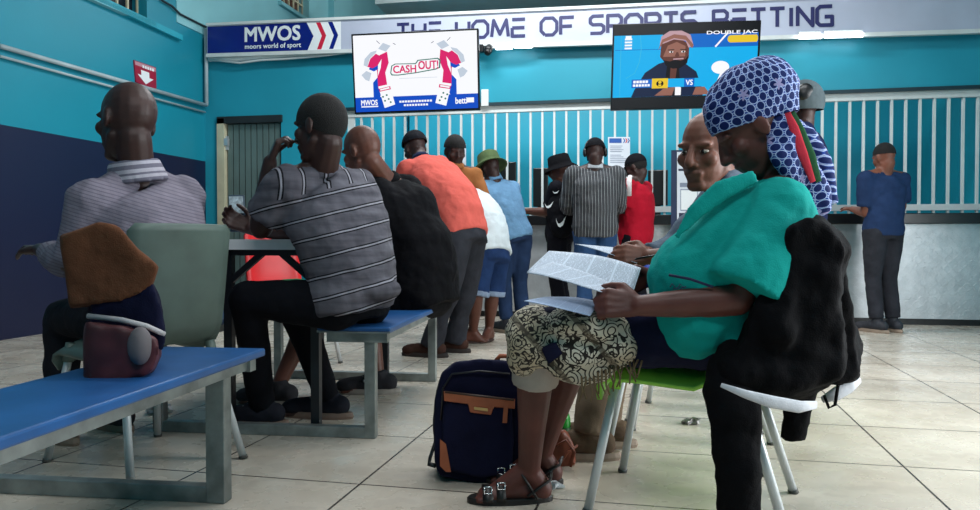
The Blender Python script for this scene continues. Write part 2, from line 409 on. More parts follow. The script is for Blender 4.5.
def desk_box(px0, px1, py0, Y, name, label, cat):
    a = PY(px0, py0, Y); c = PY(px1, py0, Y); h = thing(name, label, cat, ((a.x+c.x)/2, Y, 1.05))
    b = MB(); b.aab(a.x, c.x, Y, Y+.05, 1.17, a.z); obj('screen_housing', b, m_black, h, bevel=.01)
    b = MB(); b.aab((a.x+c.x)/2-.03, (a.x+c.x)/2+.03, Y+.01, Y+.05, 1.05, 1.2); b.aab((a.x+c.x)/2-.1, (a.x+c.x)/2+.1, Y-.06, Y+.1, 1.05, 1.065); obj('stand', b, m_black, h)
desk_box(500, 516, 162, 8.35, 'cashier_monitor', 'dark monitor behind the grille, right of the green bucket hat', 'monitor')
desk_box(533, 548, 168, 8.4, 'cashier_monitor', 'dark monitor behind the grille, beside the person in the black bucket hat', 'monitor')
desk_box(648, 668, 170, 8.35, 'cashier_monitor', 'dark monitor behind the grille, right of the man in red', 'monitor')
# ------------------------------------------------------------------ fascia sign
YS = YB-.1
sBL, sBR, sTL, sTR = PY(207, 54.5, YS), PY(850, 34, YS), PY(207, 26, YS), PY(850, -3, YS)
ext = (XR-.03-sBL.x)/(sBR.x-sBL.x)
sBR2 = sBL+(sBR-sBL)*ext; sTR2 = sTL+(sTR-sTL)*ext
m_silver = mat('silver_sign_sheet', 'B9BED0', .35, var=.04, scale=3)
m_navy = mat('sign_navy', '0E1F7C', .25, var=.05); m_red = mat('sign_red', 'D0213F', .3, var=.05); m_signw = mat('sign_white', 'F2F5F6', .3, var=.02)
m_ink = mat('sign_ink', '22245A', .4, var=.05)
sg = thing('fascia_sign', 'long silver sign reading THE HOME OF SPORTS BETTING above the counter', 'sign', sBL)
b = MB(); b.prism([sBL, sBR2, sTR2, sTL], Y_*.09); obj('sign_panel', b, m_silver, sg)
b = MB(); b.bar(sBL-Z_*.015, sBR2-Z_*.015, .05, .04); b.bar(sTL+Z_*.012, sTR2+Z_*.012, .05, .03); obj('sign_frame', b, m_white, sg)
F = Flat(sBL, sBR, sTL, sTR, -Y_)
def su(px): return (PY(px, 40, YS).x-sBL.x)/(sBR.x-sBL.x)
F.poly([(su(207.5), .03), (su(307.5), .03), (su(313.5), .5), (su(306.5), .97), (su(207.5), .97)], 0)
F.poly([(su(307.5), .03), (su(341), .03), (su(341), .97), (su(306.5), .97), (su(313.5), .5)], 2)
for a, mi in ((317, 1), (329, 0)):
    F.poly([(su(a), .05), (su(a+4.3), .05), (su(a+9.2), .5), (su(a+3.4), .95), (su(a-1), .95), (su(a+4.8), .5)], mi)
F.text('MWOS', su(245), .4, su(300), .88, 2, .035)
F.text('moors world of sport', su(245), .1, su(301), .31, 2, .02)
obj('brand_panel', F.mb, [m_navy, m_red, m_signw], sg, fix=False)
GL = {  # stroke alphabet on a unit box
 'T': [[(0, 1), (1, 1)], [(.5, 1), (.5, 0)]], 'H': [[(0, 1), (0, .0)], [(.0, .48), (1, .48)], [(1, 1), (1, 0)]],
 'E': [[(0, 1), (1, 1)], [(0, .5), (.95, .5)], [(0, .5), (0, 0), (1, 0)]], 'M': [[(0, 0), (.12, 1), (.5, .15), (.88, 1), (1, 0)]],
 'F': [[(0, 0), (0, 1), (1, 1)], [(.0, .48), (.85, .48)]], 'P': [[(0, 0), (0, 1), (.8, 1), (1, .85), (1, .55), (.8, .4), (0, .4)]],
 'O': [[(.25, 0), (.75, 0), (1, .25), (1, .75), (.75, 1), (.25, 1), (0, .75), (0, .25), (.25, 0)]],
 'S': [[(0, 0), (.8, 0), (1, .14), (1, .38), (.8, .5), (.2, .5), (0, .62), (0, .86), (.2, 1), (1, 1)]],
 'R': [[(0, 0), (0, 1), (.8, 1), (1, .85), (1, .6), (.8, .45), (0, .45)], [(.55, .45), (1, 0)]],
 'B': [[(0, .5), (.8, .5), (1, .38), (1, .14), (.8, 0), (0, 0), (0, 1), (.75, 1), (.95, .86), (.95, .64), (.8, .5)]],
 'I': [[(.5, 0), (.5, 1)]], 'N': [[(0, 0), (0, 1), (1, 0), (1, 1)]],
 'G': [[(1, 1), (.2, 1), (0, .85), (0, .15), (.2, 0), (1, 0), (1, .45), (.5, .45)]]}
WID = {'I': .25, ' ': .55, 'M': 1.15, 'O': 1.05}
txt = 'THE HOME OF SPORTS BETTING'; adv = [WID.get(c, .88) for c in txt]; gap = .26
tot = sum(adv)+gap*(len(txt)-1); u0, u1 = su(397), su(832); sc = (u1-u0)/tot; F = Flat(sBL, sBR, sTL, sTR, -Y_); u = u0
Hs = ((sTL-sBL).length+(sTR-sBR).length)/2; Ls = (sBR-sBL).length
for c, a in zip(txt, adv):
    if c == ' ':
        obj('sign_word', F.mb, [m_ink], sg, fix=False); F = Flat(sBL, sBR, sTL, sTR, -Y_)
    for st in GL.get(c, []):
        P = [(u+x*a*sc, .26+.51*y) for x, y in st]
        F.line(P, .036/Ls, .036/Hs, 0)
        for x, y in P[1:-1]: F.disc(x, y, .018/Ls, .018/Hs, 0, 10)
    u += (a+gap)*sc
obj('sign_word', F.mb, [m_ink], sg, fix=False)
m_tubel = glow('fluorescent_tube', 'F2FAFF', 9)
def tube_light(px0, px1, py0, py1, label):
    a = PY(px0, py0+2, YS-.06); c = PY(px1-1, py1+2, YS-.06); t = thing('tube_light', label, 'light', (a+c)/2, 'fluorescent tubes under the sign')
    b = MB(); b.bar(a+Y_*.04+Z_*.02, c+Y_*.04+Z_*.02, .07, .04); obj('fixture_body', b, m_white, t, bevel=.004)
    b = MB(); b.tube([a-Z_*.012, c-Z_*.012], .023, 10); obj('tube', b, m_tubel, t, smooth=True)
tube_light(496, 513, 44.5, 44, 'short lit fluorescent tube under the sign, beside the wall camera')
tube_light(515, 533, 43, 42.5, 'short lit fluorescent tube under the sign, second to the right of the wall camera')
tube_light(799, 822, 33.5, 33, 'lit fluorescent tube under the sign, above the grey cap')
tube_light(825, 864, 32.5, 31.5, 'lit fluorescent tube under the right end of the sign')
# wall camera
a = PY(487, 47, YS); t = thing('security_camera', 'small black and white camera under the sign beside the left screen', 'camera', a)
b = MB(); b.box(a+Vector((0, -.02, .03)), X_*.07, Y_*.03, Z_*.03); obj('mount', b, m_white, t, bevel=.005)
b = MB(); b.tube([a+Vector((.03, -.02, 0)), a+Vector((.03, -.1, -.07))], [.035, .045], 12); b.sph(a+Vector((.03, -.11, -.08)), .04); obj('lens_head', b, m_black, t, smooth=True)
b = MB(); b.box(a+Vector((-.05, -.05, -.03)), X_*.025, Y_*.04, Z_*.04); obj('cable_box', b, m_black, t, bevel=.004)
# pipes and cables
m_pipe = mat('pale_conduit', 'A9B9BE', .5, var=.1); m_cable = mat('dark_cable', '1B2A33', .6)
cg_ = thing('wall_conduit', 'pale painted conduit running down the corner and along the left wall', 'pipe', PX(205, 107, XL))
b = MB(); c0 = Vector((XL+.05, YB-.05, PY(209, 30, YB).z)); c1 = Vector((XL+.05, YB-.05, PY(209, 106, YB).z)); b.tube([c0, c1], .022, 10)
b.tube([c0+X_*.06, c1+X_*.05+Z_*.5], .014, 8); obj('vertical_pipe', b, m_pipe, cg_, smooth=True)
b = MB(); e = PX(0, 46, XL+.03); b.tube([Vector((XL+.05, YB-.05, c1.z)), e], .02, 10); b.tube([Vector((XL+.03, YB-.05, c1.z-.08)), e-Z_*.08], .012, 8); obj('wall_pipe', b, m_pipe, cg_, smooth=True)
b = MB(); b.tube([PY(px, py, YB-.06) for px, py in ((209, 59), (235, 59.5), (262, 57), (300, 55), (345, 51))], .028, 8)
b.tube([PY(px, py, YB-.08) for px, py in ((212, 60), (240, 63), (262, 60), (285, 59), (310, 57), (345, 53))], .012, 8)
tag(obj('cable_trunking', b, m_white, smooth=True), 'white cable trunking with loose wires along the bottom of the blue sign end', 'trunking')
b = MB(); b.tube([PX(px, py, XL+.03) for px, py in ((150, -12), (163, 1), (172, 6), (180, 14), (190, 19), (200, 24), (206, 27))], .012, 8)
tag(obj('loose_cable', b, m_cable, smooth=True), 'dark cable sagging down the left wall to the end of the sign', 'cable')
b = MB(); b.tube([PY(px, py, YB-.06) for px, py in ((534, 42), (545, 45), (560, 43.5), (585, 42), (613, 41))], .008, 6)
tag(obj('loose_cable', b, m_cable, smooth=True), 'thin dark wire running right from the lit tubes to the right screen', 'cable')
b = MB(); b.tube([PY(px, py, YB-.06) for px, py in ((760, 38), (775, 40), (790, 35), (799, 34))], .008, 6)
tag(obj('loose_cable', b, m_cable, smooth=True), 'thin dark wire joining the right screen to the right tubes', 'cable')
b = MB(); q = PY(485, 98, YB-.02); b.box(q, X_*.04, Y_*.02, Z_*.09); tag(obj('wall_socket', b, m_white, bevel=.005), 'small white box on the turquoise wall right of the cash out screen', 'socket')
# red arrow sign on the left wall
q = [PX(px, py, XL+.012) for px, py in ((136, 82), (156.5, 90.5), (134, 60), (156, 67.5))]
t = thing('arrow_sign', 'small red sign with a white down arrow on the left wall', 'sign', q[0])
m_rsign = mat('maroon_red_sign', 'A01838', .3, var=.08)
b = MB(); b.prism([q[0], q[1], q[3], q[2]], -X_*.012); obj('sign_plate', b, m_rsign, t)
F = Flat(*q, X_)
F.poly([(.28, .66), (.66, .66), (.66, .42), (.86, .42), (.47, .08), (.1, .42), (.28, .42)], 0)
F.poly([(.03, .8), (.97, .8), (.97, .97), (.03, .97)], 1)
for i in range(5): F.rect(.36+.11*i, .78, .36+.11*i+.08, .9, 0)
obj('arrow', F.mb, [m_signw, mat('worn_pink_band', 'C9909C', .4)], t, fix=False)
# ================================================================== SCREENS
m_bez = mat('black_bezel', '08090D', .3, var=.1, spec=.2)
def screen(name, label, c, d0, d1, frame_px):
    """c: four corners in pixels bl, br, tl, tr; d0/d1 depth of left and right edge"""
    P = [W(*c[0], d0), W(*c[1], d1), W(*c[2], d0), W(*c[3], d1)]
    mid = (P[0]+P[1]+P[2]+P[3])/4; out = (P[1]-P[0]).cross(P[2]-P[0]).normalized()
    if out.y > 0: out = -out
    t = thing(name, label, 'screen', mid)
    b = MB(); b.prism([P[0], P[1], P[3], P[2]], -out*.06); obj('bezel', b, m_bez, t, bevel=.006)
    b = MB(); q = mid-out*.06; b.box(q-out*.03, X_*.25, Z_*.2, out*.03)
    b.bar(q-out*.04, Vector((q.x, YB-.02, q.z)), .08, .08); b.box(Vector((q.x, YB-.02, q.z)), X_*.15, Y_*.015, Z_*.15)
    obj('wall_arm', b, m_black, t)
    return t, P, out
# --- cash out screen
t, P, out = screen('wall_screen', 'large wall screen showing CASH OUT between two raised fists', ((354.5, 114), (480, 109.5), (351, 34), (478.5, 28)), 7.45, 7.35, 2)
F = Flat(*P, out)
c_w, c_bl, c_pk, c_dk, c_gr, c_lt = (glow('screen_white', 'FAFBFF', 1.0), glow('screen_blue', '1450C8', .95), glow('screen_pink', 'E0286E', .95), glow('screen_ink', '14315E', .8), glow('screen_green', '2E7F72', .8), glow('screen_pale', 'C7D3E2', .95))
F.rect(.014, .02, .986, .975, 0); F.rect(.014, .02, .986, .2, 1)
def fist(x0, s):
    q = lambda L: [(x0+s*(x-.2), y) for x, y in L]
    F.poly(q([(.16, .2), (.16, .38), (.2, .45), (.235, .3), (.21, .19)]), 1)
    F.poly(q([(.2, .3), (.195, .52), (.18, .62), (.22, .72), (.28, .76), (.29, .62), (.26, .5), (.275, .3)]), 2)
    F.poly(q([(.13, .55), (.16, .62), (.2, .64), (.22, .56), (.17, .52)]), 1)
    F.poly(q([(.12, .58), (.145, .68), (.19, .74), (.235, .7), (.21, .6), (.16, .56)]), 2)
    F.poly(q([(.09, .6), (.1, .68), (.15, .76), (.2, .78), (.19, .75), (.14, .68), (.12, .58)]), 5)
    F.poly(q([(.07, .48), (.11, .53), (.15, .5), (.13, .4), (.1, .42)]), 5)
    F.poly(q([(.21, .8), (.25, .87), (.31, .83), (.27, .76)]), 5)
    F.poly(q([(.205, .6), (.235, .67), (.225, .56), (.2, .46)]), 0)
    F.poly(q([(.2, .33), (.29, .355), (.33, .1), (.245, .06)]), 0)
    F.poly(q([(.205, .3), (.295, .33), (.3, .29), (.21, .265)]), 2); F.poly(q([(.213, .295), (.287, .32), (.29, .3), (.217, .277)]), 0)
    for a, bb in ((.235, .2), (.265, .22), (.25, .15), (.28, .17), (.295, .13)): F.disc(x0+s*(a-.2), bb, .008, .012, 4, 8)
    F.line(q([(.225, .86), (.2, .9)]), .004, .007, 3); F.line(q([(.33, .86), (.35, .84)]), .004, .007, 3)
fist(.2, 1); fist(.78, -1)
F.poly([(.3, .49), (.31, .58), (.34, .605), (.5, .6), (.52, .64), (.68, .655), (.7, .63), (.695, .53), (.66, .51), (.5, .475), (.36, .455), (.31, .46)], 4)
F.poly([(.308, .49), (.318, .575), (.345, .595), (.505, .588), (.525, .628), (.675, .642), (.69, .62), (.685, .54), (.655, .522), (.5, .487), (.36, .467), (.318, .472)], 0)
F.text('CASH', .325, .488, .505, .578, 2, .028); F.text('OUT!', .525, .522, .68, .622, 2, .028)
F.rect(.37, .415, .67, .42, 5)
F.text('MWOS', .06, .1, .19, .165, 0, .03); F.rect(.06, .075, .195, .09, 0)
F.text('betti', .81, .08, .9, .155, 0, .03); F.rect(.9, .09, .955, .15, 0)
for i in range(12): F.rect(.365+.022*i, .118, .365+.022*i+.017, .142, 0)
for i in range(9): F.rect(.4+.022*i, .072, .4+.022*i+.016, .096, 0)
obj('screen_picture', F.mb, [c_w, c_bl, c_pk, c_dk, c_gr, c_lt], t, fix=False)
# --- broadcast screen
t, P, out = screen('wall_screen', 'large wall screen showing a bearded man in a pale cap, right of the other screen', ((610.5, 110), (757, 106), (613, 24), (761.5, 20)), 6.95, 6.8, 2)
F = Flat(*P, out)
cs = [glow('screen_cyan', '10A8E4', 1.1), glow('screen_deep_blue', '0A66C4', 1.05), glow('screen_white', 'FAFBFF'), glow('screen_yellow', 'EFCB2E', .95),
      glow('screen_brown_skin', '6E4238', .8), glow('screen_black', '14141C', .6), glow('screen_denim', '1B2C50', .7), glow('screen_cap', 'C9A3AC', .9), glow('screen_light_skin', '9C6A5C', .9), glow('screen_line', '3FC0EA', .95), glow('screen_grey_band', '5A6070', .25)]
F.rect(.012, .14, .985, .86, 0)
F.rect(.012, .7, .985, .86, 0); F.rect(.345, .70, .36, .86, 5); F.rect(.36, .7, .46, .86, 2); F.rect(.46, .7, .985, .86, 1)
F.line([(.02, .69), (.34, .69)], .004, .007, 1)
F.line([(.1, .36), (.16, .42), (.19, .55), (.2, .7), (.19, .86)], .004, .006, 9); F.line([(.06, .14), (.06, .86)], .004, .006, 9)
for i in range(4): F.rect(.085, .70+.035*i, .135, .72+.035*i, 2)
F.rect(.09, .82, .13, .855, 2)
F.poly([(.14, .14), (.16, .22), (.23, .42), (.32, .52), (.4, .56), (.5, .52), (.58, .42), (.63, .2), (.63, .14)], 6)
F.poly([(.36, .14), (.38, .5), (.41, .55), (.46, .5), (.48, .14)], 5); F.poly([(.4, .3), (.405, .5), (.42, .53), (.45, .5), (.44, .34)], 4)
F.poly([(.33, .6), (.335, .74), (.39, .8), (.47, .8), (.525, .74), (.525, .58), (.49, .5), (.43, .48), (.37, .52)], 4)
F.poly([(.35, .6), (.38, .73), (.44, .77), (.5, .72), (.5, .6)], 8)
F.poly([(.335, .62), (.355, .56), (.4, .545), (.43, .565), (.47, .55), (.505, .57), (.525, .62), (.515, .52), (.47, .465), (.42, .46), (.37, .5)], 5)
F.line([(.42, .57), (.49, .575)], .008, .015, 7); F.line([(.382, .678), (.425, .682)], .005, .009, 5); F.line([(.465, .682), (.507, .678)], .005, .009, 5); F.disc(.405, .655, .014, .011, 2, 12); F.disc(.486, .655, .014, .011, 2, 12); F.disc(.406, .655, .007, .011, 5, 10); F.disc(.487, .655, .007, .011, 5, 10); F.poly([(.44, .65), (.43, .605), (.445, .595), (.462, .605), (.452, .65)], 4)
F.poly([(.325, .74), (.335, .84), (.39, .9), (.47, .9), (.53, .85), (.555, .72), (.52, .7), (.5, .78), (.42, .8), (.36, .76)], 7)
F.poly([(.315, .68), (.35, .77), (.42, .815), (.5, .79), (.545, .69), (.555, .73), (.5, .84), (.42, .86), (.34, .8)], 8)
F.poly([(.3, .15), (.36, .23), (.44, .25), (.42, .15)], 8); F.poly([(.56, .15), (.58, .24), (.64, .24), (.68, .15)], 8); F.poly([(.44, .15), (.44, .26), (.48, .24), (.48, .15)], 2)
F.rect(.14, .245, .74, .345, 0); F.rect(.14, .245, .28, .345, 1); F.rect(.28, .235, .39, .35, 3); F.rect(.5, .245, .57, .345, 1)
F.disc(.335, .29, .025, .035, 5); F.disc(.335, .305, .011, .018, 3); F.rect(.325, .26, .345, .28, 3)
F.text('VS', .512, .265, .558, .325, 2, .03)
for i in range(5): F.rect(.152+.021*i, .3, .169+.021*i, .33, 2)
for i in range(6): F.rect(.15+.02*i, .26, .166+.02*i, .287, 2)
F.disc(.74, .46, .06, .075, 2); F.poly([(.72, .3), (.74, .39), (.86, .36), (.86, .3)], 2)
F.rect(.8, .745, .975, .83, 3); F.disc(.8, .787, .02, .042, 3); F.disc(.97, .787, .012, .042, 3)
F.line([(.7, .7), (.78, .86)], .012, .02, 2)
F.text('DOUBLE JAC', .64, .835, .975, .885, 2, .03)
obj('screen_picture', F.mb, cs, t, fix=False)
# ================================================================== NOTICES
def notice(px0, px1, py0, py1, Y, label, art):
    P = [PY(px0, py1, Y), PY(px1, py1, Y), PY(px0, py0, Y), PY(px1, py0, Y)]
    t = thing('paper_notice', label, 'notice', (P[0]+P[1]+P[2]+P[3])/4)
    b = MB(); b.prism([P[0], P[1], P[3], P[2]], Y_*.004); obj('sheet', b, mat('white_paper', 'DDE2EA', .7, var=.03), t)
    F = Flat(*P, -Y_); art(F); obj('print', F.mb, [mat('print_blue', '2A5AA8', .6), mat('print_grey', '8A93A6', .7), mat('print_red', 'C8283C', .6), mat('print_dark', '1C2440', .6), m_signw], t, fix=False)
    return t
def art1(F):
    F.rect(.06, .82, .62, .96, 0)
    for i, c in enumerate((1, 2, 1)): F.poly([(.68+.1*i, .82), (.73+.1*i, .82), (.79+.1*i, .89), (.73+.1*i, .96), (.68+.1*i, .96), (.74+.1*i, .89)], c if c == 2 else 0)
    for r in range(10):
        if r != 4: F.rect(.1, .72-.055*r, .1+.8*random.uniform(.6, 1), .735-.055*r, 1)
def art2(F):
    F.rect(.06, .73, .95, .76, 3); F.rect(.12, .5, .88, .56, 1); F.rect(.08, .04, .92, .13, 3); F.disc(.5, .085, .03, .02, 4)
    F.rect(.14, .16, .86, .47, 1); F.rect(.17, .175, .83, .455, 4)
    for r in range(5): F.rect(.1, .95-.035*r, .9, .957-.035*r, 1)
notice(608, 630, 137, 170, YB+.005, 'white printed notice with blue header on the grille above the man in red', art1)
bp = PY(676, 222, YC-.11)
b = MB(); b.aab(PY(671, 200, YC-.12).x, PY(703, 200, YC-.12).x, YC-.12, YC-.105, .75, PY(680, 150, YC-.12).z); b.aab(PY(674, 200, YC-.1).x, PY(700, 200, YC-.1).x, YC-.105, YC-.1, .75, 1.0)
tag(obj('poster_board', b, mat('dark_blue_board', '1B2C4E', .5)), 'narrow dark blue board fixed to the counter front holding a white poster', 'board')
notice(677, 701, 152, 222, YC-.127, 'white poster with a dark footer on the dark blue board at the counter', art2)
notice(448, 466, 144, 165, YB+.005, 'small white notice on the grille behind the head of the man in orange', lambda F: F.rect(.0, .8, 1, .9, 3))
# ================================================================== FURNITURE
m_steel = mat('worn_galvanised_steel', '8D9391', .42, .55, var=.25, scale=12)
m_dark = mat('dark_painted_steel', '15181F', .45, var=.2)
m_blue = mat('blue_laminate', '1B5088', .4, var=.12, scale=8)
m_grey = mat('white_laminate', 'B9C4D2', .4, var=.06)
def canteen_set(label, loc, ang):
    t = thing('canteen_table_set', label, 'table with benches', (0, 0, 0))
    L = 1.36
    b = MB(); b.aab(-.22, .24, .08, L-.08, .765, .8); obj('tabletop', b, m_grey, t, bevel=.004)
    for ya in (.06, L-.08):
        b = MB(); b.aab(-.225, .245, ya, ya+.02, .76, .803); obj('edge_trim', b, mat('aluminium_trim', 'E8ECEF', .4, .0), t)
    for sx in (-.18, .2):
        for y in (.13, L-.13):
            b = MB(); b.aab(sx-.018, sx+.018, y-.018, y+.018, .0, .765); obj('table_leg', b, m_dark, t)
            b = MB(); e = .16 if sx < 0 else -.16; b.bar((sx, y, .62), (sx+e, y, .755), .025, .025); obj('brace', b, m_dark, t)
    for y in (.13, L-.13):
        b = MB(); b.aab(-.18, .2, y-.018, y+.018, .735, .765); obj('table_apron', b, m_dark, t)
    for s in (-1, 1):
        x0, x1 = (.25, .55) if s > 0 else (-.55, -.25)
        b = MB(); b.aab(x0, x1, 0, L, .43, .455); obj('bench_top', b, m_blue, t, bevel=.006)
        b = MB(); b.aab(x0, x1, .0, .004, .431, .44)
        for y in (.05, L-.05): b.aab(x0+.03, x1-.02, y-.02, y+.02, .39, .43)
        for x in (x0+.05, x1-.05): b.aab(x-.02, x+.02, .05, L-.05, .395, .43)
        obj('bench_frame', b, m_steel, t)
        for y in (.06, L-.06):
            b = MB(); x = s*.455; b.aab(x-.022, x+.022, y-.022, y+.022, .0, .4); obj('bench_leg', b, m_steel, t, bevel=.003)
    for y in (.06, L-.06):
        b = MB(); b.aab(-.455, .455, y-.02, y+.02, .0, .045); obj('floor_bar', b, m_steel, t, bevel=.003)
    t.location = loc; t.rotation_euler = (0, 0, ang); return t
ANG = PSI-math.radians(7.2)
def cgdir(ang): pass
set1 = canteen_set('white canteen table with blue benches where the two men sit', CG(-.94, 3.06), ANG)
def near_bench():
    t = thing('canteen_bench', 'blue topped bench on a grey steel frame in the near left corner', 'bench', (0, 0, 0))
    L = 1.36; x0, x1 = -.34, 0
    b = MB(); b.aab(x0, x1, 0, L, .43, .455); obj('bench_top', b, m_blue, t, bevel=.006)
    b = MB()
    for y in (.05, L-.05): b.aab(x0+.03, x1-.02, y-.02, y+.02, .39, .43)
    for x in (x0+.05, x1-.05): b.aab(x-.02, x+.02, .05, L-.05, .395, .43)
    obj('bench_frame', b, m_steel, t)
    for y in (.06, L-.12):
        b = MB(); b.aab(-.13, -.07, y-.025, y+.025, .0, .4); obj('bench_leg', b, m_steel, t, bevel=.003)
        b = MB(); b.aab(-1.3, -.07, y-.022, y+.022, .0, .05); obj('floor_bar', b, m_steel, t, bevel=.003)
        b = MB(); b.aab(-1.3, -1.25, y-.025, y+.025, .0, .4); obj('bench_leg', b, m_steel, t, bevel=.003)
    t.location = CG(-.716, 2.42)-Matrix.Rotation(ANG, 3, 'Z')@Vector((0, 1.36, 0)); t.rotation_euler = (0, 0, ANG)
    b = MB(); b.aab(-1.36, -1.05, 0, L, .43, .455); obj('bench_top', b, m_blue, t, bevel=.006)
    return t
set2 = near_bench()
# ---- stacking chair
def chair(label, shell, legm, capm, loc, ang, group):
    t = thing('plastic_chair', label, 'chair', (0, 0, 0), group)
    # shell: seat then back, local front is +Y
    prof = [(.222, .375), (.222, .41), (.212, .43), (.19, .44), (.1, .44), (-.05, .43), (-.15, .435), (-.2, .455), (-.225, .50), (-.245, .60), (-.265, .72), (-.285, .83), (-.292, .855)]
    g = []
    for i, (y, z) in enumerate(prof):
        k = i/(len(prof)-1); row = []
        hw = .205 if k < .5 else .205-.015*(k-.5)*2
        if i in (0, len(prof)-1): hw -= .02
        for j in range(11):
            a = (j-5)/5; edge = abs(a)**3
            row.append(Vector((a*hw, y + (.035*edge if k > .55 else 0), z - (.045*edge if k < .5 else 0))))
        g.append(row)
    b = MB(); b.sheet(g, .014); o = obj('seat_shell', b, shell, t, smooth=True)
    for sx in (-1, 1):
        for (ya, yb) in ((.17, .25), (-.17, -.30)):
            b = MB(); b.tube([(sx*.165, ya, .42), (sx*.215, yb, .0)], .0135, 12); lg = obj('leg', b, legm, t, smooth=True)
            b = MB(); b.tube([(sx*.165, ya, .43), (sx*.172, ya+(yb-ya)*.13, .365)], .018, 12); obj('leg_socket', b, capm, lg, smooth=True)
            b = MB(); b.tube([(sx*.2135, yb-(yb-ya)*.03, .012), (sx*.2155, yb, .0)], .016, 12); obj('foot_cap', b, mat('grey_rubber', '4A4A46', .7), lg, smooth=True)
    t.location = loc; t.rotation_euler = (0, 0, ang); return t
def face(x, d):  # rotation that turns local +Y to the camera-ground direction (x, d)
    v = CG(x, d); return math.atan2(v.y, v.x)-math.pi/2
m_lime = mat('lime_plastic', '92D848', .4, var=.06); m_gshell = mat('grey_green_plastic', '56665F', .5, var=.12, scale=8)
m_alu = mat('aluminium_tube', 'C6CBCD', .38, .25, var=.1)
A1 = face(-.92, .40)
ch1 = chair('lime green chair with metal legs under the woman in teal', m_lime, m_alu, m_lime, CG(.60, 2.31), A1, 'lime chairs in a row')
rest = [('lime green chair under the man in grey, behind the chair of the woman in teal', CG(.74, 2.88)), ('lime green chair beyond the man in grey, third in the row', CG(.92, 3.42)), ('farthest lime green chair of the row, mostly hidden', CG(1.04, 3.95))]
for lb, lo in rest:
    c = copy_tree(ch1); c.location = lo; c['label'] = lb
ch0 = chair('grey green plastic chair holding the bald man at the far left', m_gshell, m_alu, m_gshell, CG(-1.27, 2.76), face(-.82, .57), None)
m_redp = mat('red_plastic', 'C81E22', .4, var=.08)
rc = chair('red plastic chair beyond the white canteen table', m_redp, m_alu, m_redp, CG(-1.3, 4.95), face(.7, -.7), None)
# ================================================================== PEOPLE
m_skin = skin('dark_brown_skin', '5A3428'); m_skin2 = skin('brown_skin', '744636'); m_skin3 = skin('deep_brown_skin', '3A2420')
m_hair = mat('short_black_hair', '0E0B0B', .9, bump=.5, bscale=300)
m_eye = mat('eye_white', 'A69A8C', .35); m_pup = mat('dark_iris', '140C0A', .2)
m_sole = mat('rubber_sole', '8C7A6A', .7); m_shoe = mat('dark_shoe', '22242C', .7)
def lerp(a, b, t): return a*(1-t)+b*t
def spine(J):
    pel, ch, sm = J['pel'], J['chest'], (J['lsh']+J['rsh'])/2
    def C(t):      # 0 pelvis, .55 chest, 1 shoulders
        if t < 0: return pel+(pel-ch).normalized()*(-t)*(sm-pel).length
        a = .55
        return pel*((t-a)*(t-1)/(a)) + ch*(t*(t-1)/(a*(a-1))) + sm*(t*(t-a)/(1-a))
    return C
def torso(mb, J, infl=0.0, ts=(-.14, 0, .2, .4, .6, .8, .95, 1.06), bel=1.0, sx=1.0, cap_neck=True):
    C = spine(J); s0 = (J['rhip']-J['lhip']).normalized(); s1 = (J['rsh']-J['lsh']).normalized(); rings = []
    W0 = [(-.2, .135, .10), (-.14, .145, .11), (0, .16, .12), (.2, .145, .115*bel), (.4, .15, .12*bel), (.6, .165, .118), (.8, .175, .11), (.95, .15, .085), (1.06, .075, .065), (1.16, .06, .06)]
    def wid(t):
        for (a, x, y), (b, x2, y2) in zip(W0, W0[1:]):
            if a <= t <= b: k = (t-a)/(b-a); return lerp(x, x2, k), lerp(y, y2, k)
        return W0[0][1:] if t < a else W0[-1][1:]
    for t in ts:
        d = C(t+.05)-C(t-.05); k = min(1, max(0, t)); sv = (s0*(1-k)+s1*k); sv = (sv-d*(sv.dot(d)/d.dot(d))).normalized(); fv = d.normalized().cross(sv)
        rx, ry = wid(t); rx = rx*sx+infl; ry = ry+infl
        rings.append([C(t)+sv*(rx*math.cos(6.28318*j/20))+fv*(ry*math.sin(6.28318*j/20)) for j in range(20)])
    mb.loft(rings); return mb
def cutsleeve(mb, a, b, c, t, r0, r1, n=14):
    """sleeve from shoulder a over elbow b towards wrist c; t in 0..2 says where it ends"""
    pts = [a]; rr = [r0]
    L = 2 if t > 1 else 1
    if t <= 1: pts += [lerp(a, b, t*.5), lerp(a, b, t)]; rr += [lerp(r0, r1, .5), r1]
    else: pts += [lerp(a, b, .5), lerp(a, b, .9), lerp(b, c, .12), lerp(b, c, t-1)]; rr += [lerp(r0, r1, .3), lerp(r0, r1, .6), lerp(r0, r1, .6), r1]
    mb.tube(pts, rr, n); mb.sph(a, r0*1.02); return mb
